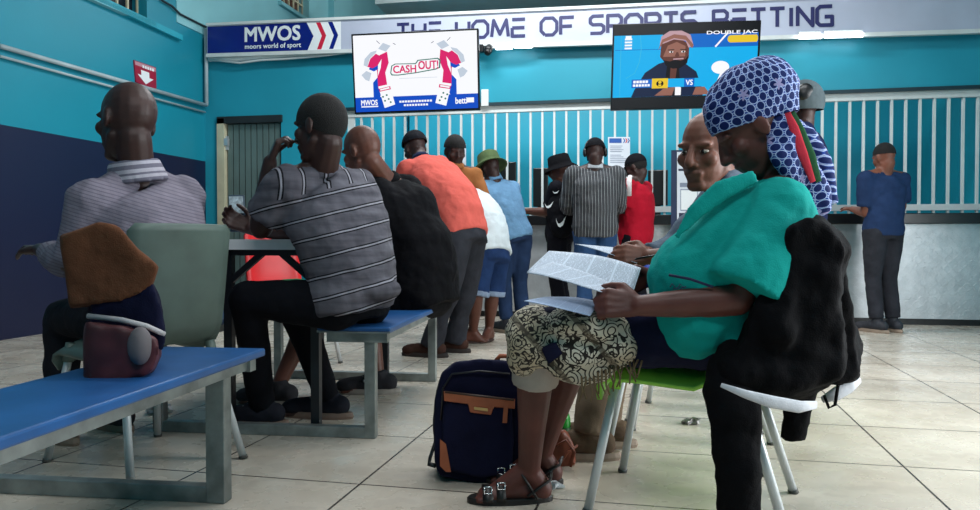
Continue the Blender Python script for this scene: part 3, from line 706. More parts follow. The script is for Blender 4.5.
def head(mb, c, f, u, s=1.0, nose=1.0):
    f = f.normalized(); u = (u-f*u.dot(f)).normalized(); r = f.cross(u)
    P = lambda a, b, e: c + (f*a+r*b+u*e)*s
    def E(p, a, b, e): mb.ell(p, f*a*s, r*b*s, u*e*s, 18, 12)
    E(P(-.012, 0, .028), .098, .076, .098)
    E(P(.02, 0, -.035), .07, .062, .085)
    mb.cap(P(.066, -.012, -.098), P(.066, .012, -.098), .02*s, .02*s)
    for b in (-1, 1):
        mb.cap(P(-.005, .052*b, -.055), P(.055, .02*b, -.1), .018*s, .018*s)
        E(P(.058, .042*b, -.018), .024, .026, .024)
        mb.ell(P(-.01, .079*b, -.004), f*.02*s - r*.004*b*s, r*.008*s, u*.033*s, 12, 8)
        mb.sph(P(.093, .013*b, -.032), .0105*s)
        mb.cap(P(.078, .012*b, .027), P(.071, .05*b, .026), .0105*s, .009*s)
    mb.cap(P(.086, 0, .02), P(.107*nose, 0, -.026), .009*s, .0145*s)
    mb.cap(P(.082, -.022, -.06), P(.082, .022, -.06), .0105*s, .0105*s); mb.cap(P(.089, -.01, -.058), P(.089, .01, -.058), .009*s, .009*s)
    mb.cap(P(.08, -.016, -.073), P(.08, .016, -.073), .011*s, .011*s)
    return P, f, r, u
def hand(mb, w, d, n, side, curl=.5, s=1.0, spread=.12, thumb=.6):
    """w wrist, d finger direction, n palm normal; side=+1/-1 where the thumb is along d x n"""
    d = d.normalized(); n = (n-d*n.dot(d)).normalized(); sv = d.cross(n)
    side = side if not isinstance(side, Vector) else (1 if sv.dot(side) > 0 else -1)
    sv = sv*side
    lens = [.072, .08, .075, .06]
    for i in range(4):
        o = (.03-.02*i); k = w + d*(.088-.004*abs(i-1.2))*s + sv*o*s
        mb.cap(w+d*.012*s+sv*o*.55*s, k, .0145*s, .0125*s)
        p = k; a = 0; q = d + sv*(spread*(1.2-i)*.35)
        for j, fr in enumerate((.45, .31, .24)):
            a += curl*(.7 if j == 0 else 1.0)
            v = (q*math.cos(a)+n*math.sin(a)).normalized(); e = p+v*lens[i]*fr*s
            mb.cap(p, e, (.0098-.0008*j)*s, (.0092-.0010*j)*s); p = e
    t0 = w+d*.02*s+sv*.022*s; t1 = t0+(d*.6+sv*.7+n*.25).normalized()*.042*s; t2 = t1+(d*.9+sv*.25*(1-thumb)+n*thumb).normalized()*.034*s; t3 = t2+(d*.9+n*thumb-sv*.1).normalized()*.026*s
    mb.cap(t0, t1, .0165*s, .0125*s); mb.cap(t1, t2, .0115*s, .0105*s); mb.cap(t2, t3, .0105*s, .0085*s)
def limb(mb, pts, rs): mb.chain(pts, rs)
def foot(mb, an, d, s=1.0, r=1.0):
    d = Vector((d.x, d.y, 0)).normalized(); h = an.z; sd = d.cross(Z_)
    heel = Vector((an.x, an.y, 0))-d*.045*s
    mb.cap(an, heel+Z_*.04, .036*r, .034*r); mb.cap(heel+Z_*.036, heel+d*.16*s+Z_*.03, .034*r, .028*r)
    mb.cap(an+d*.01, heel+d*.17*s+Z_*.028, .036*r, .026*r)
    mb.ell(heel+d*.17*s+Z_*.026, d*.06*s, sd*.045*r, Z_*.025)
    for i in range(5):
        o = (-.034+.017*i); mb.cap(heel+d*(.19)*s+sd*o+Z_*.018, heel+d*(.232-.006*abs(i-1))*s+sd*o+Z_*.014, .011, .0095)
def shoe(name, J, an, d, parent, m=None, ms=None, s=1.0, disp=0):
    d = Vector((d.x, d.y, 0)).normalized(); sd = d.cross(Z_); heel = Vector((an.x, an.y, 0))-d*.055*s
    b = MB(); b.cap(heel+Z_*.058, heel+d*.1*s+Z_*.06, .048, .05); b.cap(heel+Z_*.055+d*.04, heel+d*.2*s+Z_*.045, .05, .042)
    b.ell(heel+d*.205*s+Z_*.042, d*.075*s, sd*.05, Z_*.04); b.tube([heel+d*.045+Z_*.05, an+Z_*.03], [.05, .046], 14)
    o = blob(name, b, m or m_shoe, parent, voxel=.007, smooth=4)
    rings = []
    for z, k in ((0, 1.0), (.012, 1.04), (.03, 1.0)):
        rings.append([heel+d*(.108+.17*math.cos(6.28318*j/24)*k)*s + sd*(.049*k*math.sin(6.28318*j/24)*(1-.12*math.cos(6.28318*j/24)**2)) + Z_*z for j in range(24)])
    b = MB(); b.loft(rings); obj('sole', b, ms or m_sole, o, smooth=False)
    b = MB()
    for k in range(4): p = heel+d*(.11+.02*k)*s+Z_*(.098-.008*k); b.cap(p-sd*.02, p+sd*.02, .004, .004, 8)
    obj('laces', b, mat('grey_laces', '6A6C70', .8), o, smooth=True)
    return o
def body(name, label, J, m, loc, voxel=.008, arms=True, legs=True, hands=None, feet=True, build=1.0, hd=1.0, bel=1.0, group=None):
    J['lan'].z = J['ran'].z = .09
    mb = MB(); torso(mb, J, -.012, bel=bel, sx=build)
    sm = (J['lsh']+J['rsh'])/2
    for k in ('l', 'r'):
        mb.cap(lerp(sm, J[k+'sh'], .45), J[k+'sh'], .06*build, .052*build)
        mb.cap(lerp(sm, J['head'], .3), lerp(sm, J[k+'sh'], .8), .05, .045)
        limb(mb, [J[k+'sh'], lerp(J[k+'sh'], J[k+'el'], .4), J[k+'el'], lerp(J[k+'el'], J[k+'wr'], .3), J[k+'wr']], [.052*build, .05*build, .041*build, .043*build, .028])
        h = (hands or {}).get(k)
        if h is None:
            d = (J[k+'wr']-J[k+'el']).normalized(); h = dict(d=d, n=J.get('pn', -Z_), curl=.35)
        hand(mb, J[k+'wr'], h['d'], h['n'], h.get('side', 1 if k == 'l' else -1), h.get('curl', .4), h.get('s', 1.0), h.get('spread', .12), h.get('thumb', .6))
        limb(mb, [J[k+'hip'], lerp(J[k+'hip'], J[k+'kn'], .5), J[k+'kn'], lerp(J[k+'kn'], J[k+'an'], .3), lerp(J[k+'kn'], J[k+'an'], .65), J[k+'an']], [.088*build, .078*build, .056, .056*build, .043, .034])
        foot(mb, J[k+'an'], J[k+'toe'], J.get('fs', 1.0))
    P, f, r, u = head(mb, J['head'], J['f'], J['u'], hd)
    mb.cap(P(-.035, 0, -.06), sm+(J['head']-sm)*.12, .054*hd, .064)
    o = blob(name, mb, m, None, loc, voxel=voxel, smooth=3)
    tag(o, label, 'person', group); o['P'] = 0; del o['P']
    return o, P, (f, r, u)
def hair_cap(mb, P, F3, s=1.0, low=-.01, grow=.008):
    f, r, u = F3
    c = P(-.012, 0, .03); mb.ell(c, f*(.098+grow)*s, r*(.076+grow)*s, u*(.098+grow)*s, 22, 14)
def halfcut(o, p, n):
    """drop the part of a mesh on the -n side of a plane"""
    b = bmesh.new(); b.from_mesh(o.data); q = p-ORG[o.name]
    r = bmesh.ops.bisect_plane(b, geom=b.verts[:]+b.edges[:]+b.faces[:], plane_co=q, plane_no=n, clear_inner=True)
    b.to_mesh(o.data); b.free()
def hair(parent, P, F3, m=None, grow=.006, tilt=.5, off=.0, s=1.0):
    # a close crop following the skull
    f, r, u = F3; mb = MB(); hair_cap(mb, P, F3, s, grow=grow)
    o = blob('hair', mb, m or m_hair, parent, voxel=.008, smooth=2)
    halfcut(o, P(.02, 0, .035+off), (u*(1-tilt)-f*tilt*1.1).normalized())
    return o
def dirs(J): return J
def stand(px, d, head_py, face_dir, lean=(0, 0), sh=.18, spread=.09, turn=None, hgt=None, headtilt=-.2):
    """joints of a standing figure whose head centre is at pixel (px, head_py); face_dir and lean in camera-ground (x, d)"""
    Hc = W(px, head_py, d); fd = CG(*face_dir).normalized(); hs = fd.cross(Z_)         # hs: right-hand side
    z = Hc.z; k = z/1.56; J = {}
    ln = CG(*lean) if lean != (0, 0) else Vector((0, 0, 0))
    base = Vector((Hc.x, Hc.y, 0)) - ln
    J['head'] = Hc; J['f'] = (fd+Z_*headtilt).normalized(); J['u'] = Z_
    pel = base+Z_*(.92*k); J['pel'] = pel; sm = lerp(pel, Hc-Z_*.0, .77) - Z_*.02; J['chest'] = lerp(pel, sm, .55)-fd*.01
    J['lsh'] = sm-hs*sh*k; J['rsh'] = sm+hs*sh*k
    for s, q in (('l', -1), ('r', 1)):
        J[s+'hip'] = pel+hs*q*.09*k-Z_*.03; J[s+'kn'] = base+hs*q*spread*k+fd*.02+Z_*.5*k; J[s+'an'] = base+hs*q*spread*k+Z_*.085-fd*.03; J[s+'toe'] = fd+hs*q*.15
        J[s+'el'] = J[s+'sh']+hs*q*.05-Z_*.27*k+fd*.05; J[s+'wr'] = J[s+'el']+fd*.2-Z_*.08
    J['fd'] = fd; J['hs'] = hs; return J
def trousers(parent, J, m, infl=.02, hem=.93, top=.22, name='trousers', voxel=.012, disp=.015, hem_r=.062, both=True, thigh=.0, knee_r=.07):
    mb = MB(); torso(mb, J, infl*.7, ts=(-.18, -.1, 0, top*.5, top))
    for k in ('l', 'r'):
        a, b, c = J[k+'hip'], J[k+'kn'], J[k+'an']
        if hem > 1: e = lerp(b, c, hem-1)
        e = lerp(b, c, hem) if hem > 0 else lerp(a, b, 1+hem)
        pts = [a, lerp(a, b, .5), b, lerp(b, c, .4*hem), e] if hem > 0 else [a, lerp(a, e, .5), e]
        rs = [.105+thigh, .092+thigh, knee_r, .066, hem_r] if hem > 0 else [.105, .095, hem_r]
        mb.sph(a, rs[0])
        if hem > 0: mb.chain(pts[:4], rs[:4]); mb.tube(pts[3:], rs[3:], 14); 
        else: mb.tube(pts, rs, 14)
    return blob(name, mb, m, parent, voxel=voxel, smooth=4, disp=disp, dsize=.09)
def shirt(parent, J, m, infl=.022, sleeve=.55, r0=.075, r1=.075, hem=-.12, name='shirt', voxel=.012, disp=.018, bel=1.0, sx=1.0, tneck=1.0, trap=.2, drop=.025, extra=None):
    J = dict(J); dn = (J['pel']-J['chest']).normalized()*drop; J['lsh'] = J['lsh']+dn; J['rsh'] = J['rsh']+dn
    mb = MB(); ts = [hem] + [t for t in (0, .2, .4, .6, .8, .95) if t > hem+.05] + [tneck+.04]
    torso(mb, J, infl, ts=ts, bel=bel, sx=sx); sm = (J['lsh']+J['rsh'])/2
    for k in ('l', 'r'):
        mb.cap(lerp(sm, J[k+'sh'], .4), lerp(sm, J[k+'sh'], .92), .07, r0*.9)
        mb.cap(lerp(sm, J['head'], trap), lerp(sm, J[k+'sh'], .85), .06, .07)
        cutsleeve(mb, J[k+'sh'], J[k+'el'], J[k+'wr'], sleeve, r0, r1)
    if extra: extra(mb)
    return blob(name, mb, m, parent, voxel=voxel, smooth=4, disp=disp, dsize=.1)
def collar(parent, P, J, m, r=.075, h=.045):
    sm = (J['lsh']+J['rsh'])/2; ax = (J['head']-sm).normalized(); c = sm+ax*.035
    mb = MB(); mb.tube([c, c+ax*h], [r+.012, r], 20); return blob('collar', mb, m, parent, voxel=.008, smooth=2)
def fabric_stripes(name, base, axis, period, bands, warp=.01, wob=5, gray=.15):
    """bands: (centre, half width, colour) inside one period, measured along axis in metres"""
    k = N(name); co = k.coord(); a = Vector(axis).normalized()
    t = k.math('ADD', k.dot(co, a), k.math('MULTIPLY', k.math('SUBTRACT', k.noise(wob, 2), .5), warp))
    fr = k.math('FRACT', k.math('DIVIDE', t, period))
    n = k.noise(10, 5); b0 = hx(base)
    col = k.ramp(n, [(.3, tuple(x*(1-gray) for x in b0[:3])+(1,)), (.7, tuple(min(1, x*(1+gray)) for x in b0[:3])+(1,))])
    for c, hw, cc in bands:
        m_ = k.math('LESS_THAN', k.math('ABSOLUTE', k.math('SUBTRACT', fr, c/period)), hw/period); col = k.mix(m_, col, hx(cc))
    k.l(col, k.b.inputs['Base Color']); k.b.inputs['Roughness'].default_value = .9; k.b.inputs['Specular IOR Level'].default_value = .2
    k.bump(k.math('ADD', k.noise(14, 2), k.math('MULTIPLY', k.noise(260, 2), .1)), .35, .03); return k.m
def fd2(x, d): return CG(x, d).normalized()
def ground(v): return Vector((v.x, v.y, 0))
def uv_wrap(o, c, ax, ref, rad):
    ax = ax.normalized(); x = (ref-ax*ref.dot(ax)).normalized(); y = ax.cross(x); me = o.data; base = ORG[o.name]
    L = me.uv_layers.new(name='wrap')
    for lp in me.loops:
        p = me.vertices[lp.vertex_index].co+base-c; L.data[lp.index].uv = (math.atan2(p.dot(y), -p.dot(x))*rad, p.dot(ax))
def ring_pattern(name):
    k = N(name); uv = k.n('ShaderNodeUVMap'); sp = k.n('ShaderNodeSeparateXYZ'); k.l(uv.outputs[0], sp.inputs[0])
    wn = k.noise(9, 2)
    u = k.math('ADD', sp.outputs[0], k.math('MULTIPLY', wn, .012)); v = k.math('ADD', sp.outputs[1], k.math('MULTIPLY', k.noise(7, 2), .012))
    def dist(ou, ov, pu, pv):
        a = k.math('MULTIPLY', k.math('SUBTRACT', k.math('FRACT', k.math('ADD', k.math('DIVIDE', u, pu), ou)), .5), pu)
        b = k.math('MULTIPLY', k.math('SUBTRACT', k.math('FRACT', k.math('ADD', k.math('DIVIDE', v, pv), ov)), .5), pv)
        return k.math('SQRT', k.math('ADD', k.math('MULTIPLY', a, a), k.math('MULTIPLY', b, b))), a, b
    pu, pv = .029, .042
    d1, _, _ = dist(0, 0, pu, pv); d2, _, _ = dist(.5, .5, pu, pv); dm = k.math('MINIMUM', d1, d2)
    ring = k.math('LESS_THAN', k.math('ABSOLUTE', k.math('SUBTRACT', dm, .0117)), .00095)
    e1, _, _ = dist(.5, 0, pu, pv); e2, _, _ = dist(0, .5, pu, pv); em = k.math('MINIMUM', e1, e2)
    knot = k.math('LESS_THAN', k.math('ABSOLUTE', k.math('SUBTRACT', em, .0030)), .0009)
    core = k.math('LESS_THAN', dm, .0096)
    f1, fa, fb = dist(.2, .3, .11, .1)
    ang = k.math('ARCTAN2', fb, fa); pet = k.math('MULTIPLY', k.math('ADD', 1.0, k.math('MULTIPLY', k.math('COSINE', k.math('MULTIPLY', ang, 5.0)), .5)), .011)
    flower = k.math('LESS_THAN', f1, pet)
    col = k.mix(core, hx('1F4092'), hx('0D2058')); col = k.mix(k.math('MAXIMUM', ring, knot), col, hx('AFBEE0')); col = k.mix(flower, col, hx('9A93BE'))
    k.l(col, k.b.inputs['Base Color']); k.b.inputs['Roughness'].default_value = .8; k.b.inputs['Specular IOR Level'].default_value = .2
    k.bump(k.noise(12, 3), .25, .03); return k.m
def shawl_pattern(name):
    k = N(name); co = k.coord()
    def lines(scale, mult, w):
        f = k.math('FRACT', k.math('MULTIPLY', k.noise(scale, 1), mult)); return k.math('LESS_THAN', k.math('ABSOLUTE', k.math('SUBTRACT', f, .5)), w)
    ln = k.math('MAXIMUM', lines(17, 9, .17), lines(38, 5, .12))
    vo = k.n('ShaderNodeTexVoronoi', feature='F1'); vo.inputs['Scale'].default_value = 22; k.l(co, vo.inputs['Vector'])
    rg = k.math('LESS_THAN', k.math('ABSOLUTE', k.math('SUBTRACT', k.math('FRACT', k.math('MULTIPLY', vo.outputs['Distance'], 4.5)), .5)), .16)
    zone = k.math('GREATER_THAN', k.noise(6, 2), .5)
    pat = k.math('ADD', k.math('MULTIPLY', zone, rg), k.math('MULTIPLY', k.math('SUBTRACT', 1.0, zone), ln))
    ax = (RT*.75+UP*.65).normalized(); band = k.math('FRACT', k.math('DIVIDE', k.dot(co, ax), .125)); bd = k.math('LESS_THAN', k.math('ABSOLUTE', k.math('SUBTRACT', band, .5)), .06)
    col = k.ramp(k.noise(5, 3), [(.35, hx('AB9B7E')), (.6, hx('CBC3B2'))])
    col = k.mix(pat, col, hx('221B18')); col = k.mix(k.math('MULTIPLY', bd, .75), col, hx('51473A'))
    k.l(col, k.b.inputs['Base Color']); k.b.inputs['Roughness'].default_value = .9; k.bump(k.noise(10, 3), .3, .03); return k.m
def print_mat(name, tint='CDD6E4', ink='6E7688'):
    k = N(name); uv = k.n('ShaderNodeUVMap'); sp = k.n('ShaderNodeSeparateXYZ'); k.l(uv.outputs[0], sp.inputs[0]); u, v = sp.outputs[0], sp.outputs[1]
    row = k.math('LESS_THAN', k.math('FRACT', k.math('MULTIPLY', v, 26.0)), .5)
    cv = k.n('ShaderNodeCombineXYZ'); k.l(k.math('MULTIPLY', u, 60.0), cv.inputs[0]); k.l(k.math('FLOOR', k.math('MULTIPLY', v, 26.0)), cv.inputs[1])
    nz = k.n('ShaderNodeTexNoise'); nz.inputs['Scale'].default_value = 1.0; k.l(cv.outputs[0], nz.inputs['Vector'])
    words = k.math('GREATER_THAN', nz.outputs['Fac'], .44)
    colm = k.math('GREATER_THAN', k.math('ABSOLUTE', k.math('SUBTRACT', k.math('FRACT', k.math('MULTIPLY', u, 4.0)), .5)), .46)
    m1 = k.math('MULTIPLY', k.math('MULTIPLY', row, words), k.math('SUBTRACT', 1.0, colm))
    k.l(k.mix(k.math('MULTIPLY', m1, .75), hx(tint), hx(ink)), k.b.inputs['Base Color']); k.b.inputs['Roughness'].default_value = .75; return k.m
def paper(name, label, a, b_, c, d, bend, m, group=None):
    """sheet with corners a b c d in turn, bowed by the vector bend"""
    nu, nv = 15, 9; g = []
    for i in range(nv):
        v = i/(nv-1); row = []
        for j in range(nu):
            u = j/(nu-1); p = (a*(1-u)+b_*u)*(1-v)+(d*(1-u)+c*u)*v; row.append(p+bend*math.sin(u*math.pi)*(.4+.6*v)+bend*.25*math.sin(u*7+v*3)*.3)
        g.append(row)
    mb = MB(); mb.sheet(g, .0016); loc = (a+b_+c+d)/4
    o = obj(name, mb, m, None, loc, smooth=True); L = o.data.uv_layers.new(name='sheet'); K = nu*nv
    for lp in o.data.loops:
        i = lp.vertex_index % K; L.data[lp.index].uv = ((i % nu)/(nu-1), (i//nu)/(nv-1))
    return tag(o, label, 'newspaper', group)
# ------------------------------------------------------------------ the woman in teal
J = dict(pel=W(715, 317, 2.2), chest=W(752, 255, 2.17), lsh=W(783, 204, 2.02), rsh=W(792, 192, 2.33), lhip=W(702, 328, 2.11), rhip=W(724, 324, 2.30),
         lel=W(737, 300, 1.96), lwr=W(640, 306, 1.98), rel=W(700, 278, 2.42), rwr=W(652, 276, 2.32), lkn=W(538, 336, 2.2), fs=.86, lan=W(529, 468, 2.33), rkn=W(575, 344, 2.42), ran=W(541, 447, 2.5),
         ltoe=CG(-1, -.06), rtoe=CG(-1, .1), head=W(751, 130, 2.15), f=D(-.78, -.62, .12), u=D(-.62, .78, .05))
hl = dict(d=D(-1, .1, .12), n=D(0, -.35, 1), side=UP, curl=1.0, thumb=.5); hr = dict(d=D(-1, -.35, -.05), n=D(0, -.5, -1), side=UP, curl=.35)
wo, P, F3 = body('person', 'woman in teal smock and blue patterned headscarf reading a paper on a lime chair', J, skin('warm_dark_skin', '5B3129'), ground(J['pel']), voxel=.0055, hands=dict(l=hl, r=hr), hd=1.03, bel=1.15)
m_teal = cloth('teal_cotton', '0E928A', var=.08)
sm_ = shirt(wo, J, m_teal, infl=.03, sleeve=.93, r0=.092, r1=.112, hem=-.2, name='smock', voxel=.009, disp=.02, bel=1.25, sx=1.0, extra=lambda q: [(q.cap(W(735, 222, 2.1+z), W(697, 280, 2.1+z), .1, .135), q.cap(W(697, 280, 2.1+z), W(694, 318, 2.09+z), .135, .12), q.cap(W(697, 300, 2.1+z), W(722, 318, 2.1+z), .13, .115), q.cap(W(697, 280, 2.1+z), W(760, 250, 2.1+z), .13, .13)) for z in (-.02, .1)])
b = MB(); cN = (J['lsh']+J['rsh'])/2; ax = (J['head']-cN).normalized()
b.tube([W(756, 176, 2.0), W(722, 190, 1.99), W(694, 213, 1.985), W(676, 238, 1.985)], [.02, .03, .024, .008], 12, up=FW, flat=.4); blob('lapel', b, m_teal, sm_, voxel=.007, smooth=3)
b = MB(); pk = [W(669, 275, 1.965), W(690, 279, 1.94), W(713, 287, 1.93)]; b.tube(pk, .0035, 8); obj('pocket_welt', b, mat('navy_trim', '1A2248', .8), sm_, smooth=True)
b = MB(); b.tube([W(x, y, 1.935) for x, y in ((670, 287), (672, 283.5), (675, 287), (673, 289), (678, 288), (680, 284), (683, 287), (680, 289), (686, 286.5))], .0014, 6); obj('embroidery', b, mat('navy_trim', '1A2248', .8), sm_, smooth=True)
m_nsk = cloth('navy_skirt_cloth', '14172F')
b = MB()
for k in 'lr': b.chain([J[k+'hip'], lerp(J[k+'hip'], J[k+'kn'], .6), lerp(J[k+'hip'], J[k+'kn'], .95)], [.115, .1, .085])
b.cap(J['lhip'], J['rhip'], .12, .12); b.cap(lerp(J['lhip'], J['lkn'], .7), lerp(J['rhip'], J['rkn'], .7), .09, .09); blob('skirt', b, m_nsk, wo, voxel=.01, smooth=4, disp=.015)
b = MB(); b.tube([lerp(J['lkn'], J['lan'], .12), lerp(J['lkn'], J['lan'], .33)], [.075, .07], 18); blob('petticoat_hem', b, cloth('white_cotton', 'A0968E'), wo, voxel=.007, smooth=2, disp=.006)
# headscarf
m_scarf = ring_pattern('blue_ring_print')
hc = J['head']; b = MB(); dd = 2.15; e = dd/760
SC = lambda px, py, dz=0: W(px, py, dd+dz)
fz = FW
b.ell(SC(748, 104), D(-.62, -.3, 0)*46*e, fz*.098, D(-.3, .9, 0)*40*e, 24, 14)
b.ell(SC(760, 94), D(1, .1, 0)*37*e, fz*.095, D(0, 1, 0)*37*e, 24, 14)
b.ell(SC(775, 107), D(1, 0, 0)*22*e, fz*.08, D(0, 1, 0)*31*e, 20, 12)
b.ell(SC(742, 116), D(.95, -.2, 0)*40*e, fz*.088, D(.2, 1, 0)*16*e, 24, 12)
b.ell(SC(774, 124), RT*22*e, FW*.078, UP*26*e, 20, 12)
sc_ = blob('headscarf', b, m_scarf, wo, voxel=.007, smooth=8, disp=.012, dsize=.07)
halfcut(sc_, SC(735, 129), D(-.27, .96, 0)); uv_wrap(sc_, SC(755, 100), D(-.3, .95, 0), D(-.95, -.3, 0), .115)
for oo in (sc_,):
    q = oo.modifiers.new('thickness', 'SOLIDIFY'); q.thickness = .004; q.offset = 0
b = MB(); b.tube([SC(780, 128, -.03), SC(790, 140, -.05), SC(803, 165, -.04), SC(814, 195, -.02), SC(819, 216, 0)], [.02, .036, .046, .05, .04], 16, up=FW, flat=.45)
b.tube([SC(772, 128, -.05), SC(781, 150, -.09), SC(791, 172, -.06), SC(800, 190, -.04)], [.025, .038, .034, .02], 14, up=FW, flat=.5)
b.tube([SC(788, 118, 0), SC(806, 135, .03), SC(822, 165, .05), SC(829, 205, .06)], [.02, .03, .035, .03], 14, up=FW, flat=.5)
b.tube([SC(775, 112, -.05), SC(779, 124, -.06), SC(785, 140, -.07), SC(790, 152, -.06)], [.022, .034, .036, .02], 14, up=FW, flat=.6)
tl = blob('scarf_tail', b, m_scarf, sc_, voxel=.007, smooth=4, disp=.012, dsize=.06); uv_wrap(tl, SC(790, 150), UP, -RT, .1)
b = MB(); b.tube([SC(787, 112, -.075), SC(794, 128, -.085), SC(803, 155, -.075), SC(813, 182, -.06)], [.008, .013, .014, .008], 12, up=FW, flat=.22); ob = obj('red_scarf_stripe', b, cloth('red_stripe_cloth', 'C23444'), tl, smooth=True)
b = MB(); b.tube([SC(792, 112, -.07), SC(800, 130, -.075), SC(811, 157, -.065), SC(819, 182, -.05)], [.008, .013, .014, .008], 12, up=FW, flat=.22); obj('green_scarf_stripe', b, cloth('green_stripe_cloth', '2E5B3C'), tl, smooth=True)
b = MB(); 
for q in (W(612, 0, 2), ): pass
# watch and bracelet on the far wrist
ax = (J['rwr']-J['rel']).normalized()
b = MB(); c0 = J['rwr']-ax*.02; b.tube([c0-ax*.012, c0+ax*.012], .036, 18); wt = obj('watch_strap', b, mat('gold_metal', 'B98A34', .3, .8), wo, smooth=True)
b = MB(); b.tube([c0-FW*.034+UP*.004, c0-FW*.044+UP*.004], .019, 18); obj('watch_case', b, mat('gold_case', 'D9B25A', .25, .8), wt, smooth=True)
b = MB(); c0 = J['rwr']+ax*.012; b.tube([c0-ax*.006, c0+ax*.006], .034, 18); obj('bracelet', b, mat('blue_bead', '2348B0', .4), wo, smooth=True)
# shawl on the knees
b = MB(); m1 = lerp(J['lkn'], J['rkn'], .5)
b.ell(W(535, 338, 2.2), RT*.085+FW*.02, FW*.12, UP*.095, 20, 12); b.ell(W(575, 345, 2.24), RT*.13, FW*.2, UP*.11, 22, 12); b.ell(W(612, 338, 2.2), RT*.08, FW*.18, UP*.085, 20, 12)
b.ell(W(588, 324, 2.14), RT*.135, FW*.13, UP*.055, 20, 12); b.ell(W(580, 365, 2.12), RT*.1, FW*.05, UP*.055, 18, 10); b.ell(W(523, 352, 2.2), RT*.05, FW*.09, UP*.07, 18, 10)
m_shawl = shawl_pattern('paisley_shawl')
sh = blob('lap_shawl', b, m_shawl, wo, voxel=.008, smooth=6, disp=.03, dsize=.08)
m_fr = cloth('shawl_fringe_yarn', '6B5B45')
for i in range(16):
    px = 582+4.0*i; py = 386-1.7*i+random.uniform(-3, 2); p0 = W(px, py, 2.07); p1 = p0+Vector((random.uniform(-.012, .012), random.uniform(-.012, .0), -.022)); p2 = p1+Vector((random.uniform(-.012, .012), 0, -.025))
    b = MB(); b.tube([p0+UP*.02+FW*.01, p0, p1, p2], [.003, .003, .0026, .002], 6); obj('fringe', b, m_fr, sh, smooth=True)
b = MB(); dpts = [W(541, 349, 2.075), W(556, 342, 2.06), W(563, 354, 2.05), W(549, 365, 2.06)]; b.prism(dpts, FW*.03); blob('navy_patch', b, cloth('navy_patch_cloth', '17182E'), sh, voxel=.006, smooth=2)
# sandals
def sandal(an, toe, parent):
    d = Vector((toe.x, toe.y, 0)).normalized(); sd = d.cross(Z_); heel = ground(an)-d*.05; rings = []
    for z in (.0, .004, .018, .022):
        kk = 1.0 if z in (.004, .018) else .97
        rings.append([heel+d*(.108+.132*math.cos(6.28318*j/28)*kk)+sd*((.043+.008*math.cos(6.28318*j/28))*math.sin(6.28318*j/28)*kk)+Z_*(z-.004) for j in range(28)])
    b = MB(); b.loft(rings); o = obj('sandal', b, mat('black_sandal_sole', '15110F', .5), parent, smooth=False)
    def band(x, w_, hgt, half, name='strap'):
        b = MB(); g = []
        for i in range(2):
            row = []
            for j in range(11):
                t = math.pi*j/10; row.append(heel+d*(x+w_*(i-.5))+sd*half*math.cos(t)+Z_*(.012+hgt*math.sin(t)))
            g.append(row)
        b.sheet(g, .006); return obj(name, b, mat('black_leather', '14110F', .45), o, smooth=True)
    band(.178, .032, .036, .047); band(.138, .028, .05, .045)
    b = MB(); b.tube([heel+d*.02+sd*.04+Z_*.02, heel-d*.012+sd*.025+Z_*.07, heel-d*.018+Z_*.085, heel-d*.012-sd*.025+Z_*.07, heel+d*.06-sd*.047+Z_*.03], .009, 8, flat=.5); obj('heel_strap', b, mat('black_leather', '14110F', .45), o, smooth=True)
    b = MB(); b.tube([heel+d*.03+sd*.043+Z_*.02, heel+d*.07+sd*.035+Z_*.085, heel+d*.085+Z_*.1, heel+d*.07-sd*.035+Z_*.085, heel+d*.03-sd*.043+Z_*.02], .009, 8, flat=.5); obj('ankle_strap', b, mat('black_leather', '14110F', .45), o, smooth=True)
    for x, zz in ((.178, .046), (.138, .058)):
        for sgn in (-1,):
            c = heel+d*x+sd*sgn*.03+Z_*zz; b = MB(); q = [c+d*.011+Z_*.011, c-d*.011+Z_*.011, c-d*.011-Z_*.009, c+d*.011-Z_*.009, c+d*.011+Z_*.011]; b.tube([v+sd*sgn*.008 for v in q], .0025, 6); obj('buckle', b, mat('chrome', 'D8D8D8', .2, .9), o, smooth=True)
sandal(J['lan'], J['ltoe'], wo); sandal(J['ran'], J['rtoe'], wo)
m_news = print_mat('newsprint'); m_news2 = print_mat('blue_white_print', 'BCCBE6', '8A9CC0')
paper('newspaper', 'open newspaper sheet held upright by the woman in teal', W(527, 272, 2.05), W(632, 297, 2.1), W(641, 268, 2.24), W(549, 251, 2.2), UP*.012, m_news)
paper('newspaper', 'front sheet of the newspaper of the woman in teal, folded down', W(527, 273, 2.04), W(600, 292, 2.0), W(633, 297, 2.06), W(552, 262, 2.12), UP*.012, m_news)
paper('newspaper', 'bluish lower sheet gripped in the near hand of the woman in teal', W(524, 301, 2.0), W(590, 316, 1.99), W(600, 302, 2.1), W(545, 297, 2.12), UP*.006, m_news2)
# ------------------------------------------------------------------ the man in grey beside her
J = dict(pel=W(716, 300, 2.86), chest=W(728, 250, 2.84), lsh=W(752, 195, 2.68), rsh=W(722, 192, 2.98), lhip=W(708, 312, 2.78), rhip=W(722, 308, 2.95),
         lel=W(694, 258, 2.6), lwr=W(650, 257, 2.62), rel=W(672, 252, 2.98), rwr=W(640, 256, 2.86), lkn=W(606, 325, 2.86), lan=W(588, 435, 2.78), rkn=W(618, 322, 3.05), ran=W(606, 424, 2.95),
         ltoe=CG(-1, .1), rtoe=CG(-1, .15), head=W(707, 152, 2.66), f=D(-.72, -.16, -.68), u=D(.04, 1, -.05))
hl = dict(d=D(-1, .1, .2), n=D(0, -.4, 1), side=UP, curl=.6); hr = dict(d=D(-1, .0, -.2), n=D(0, -.5, -1), side=UP, curl=.5)
gm, P, F3 = body('person', 'bald man in grey shirt looking over, seated behind the woman in teal', J, m_skin2, ground(J['pel']), voxel=.0055, hands=dict(l=hl, r=hr), hd=1.12)
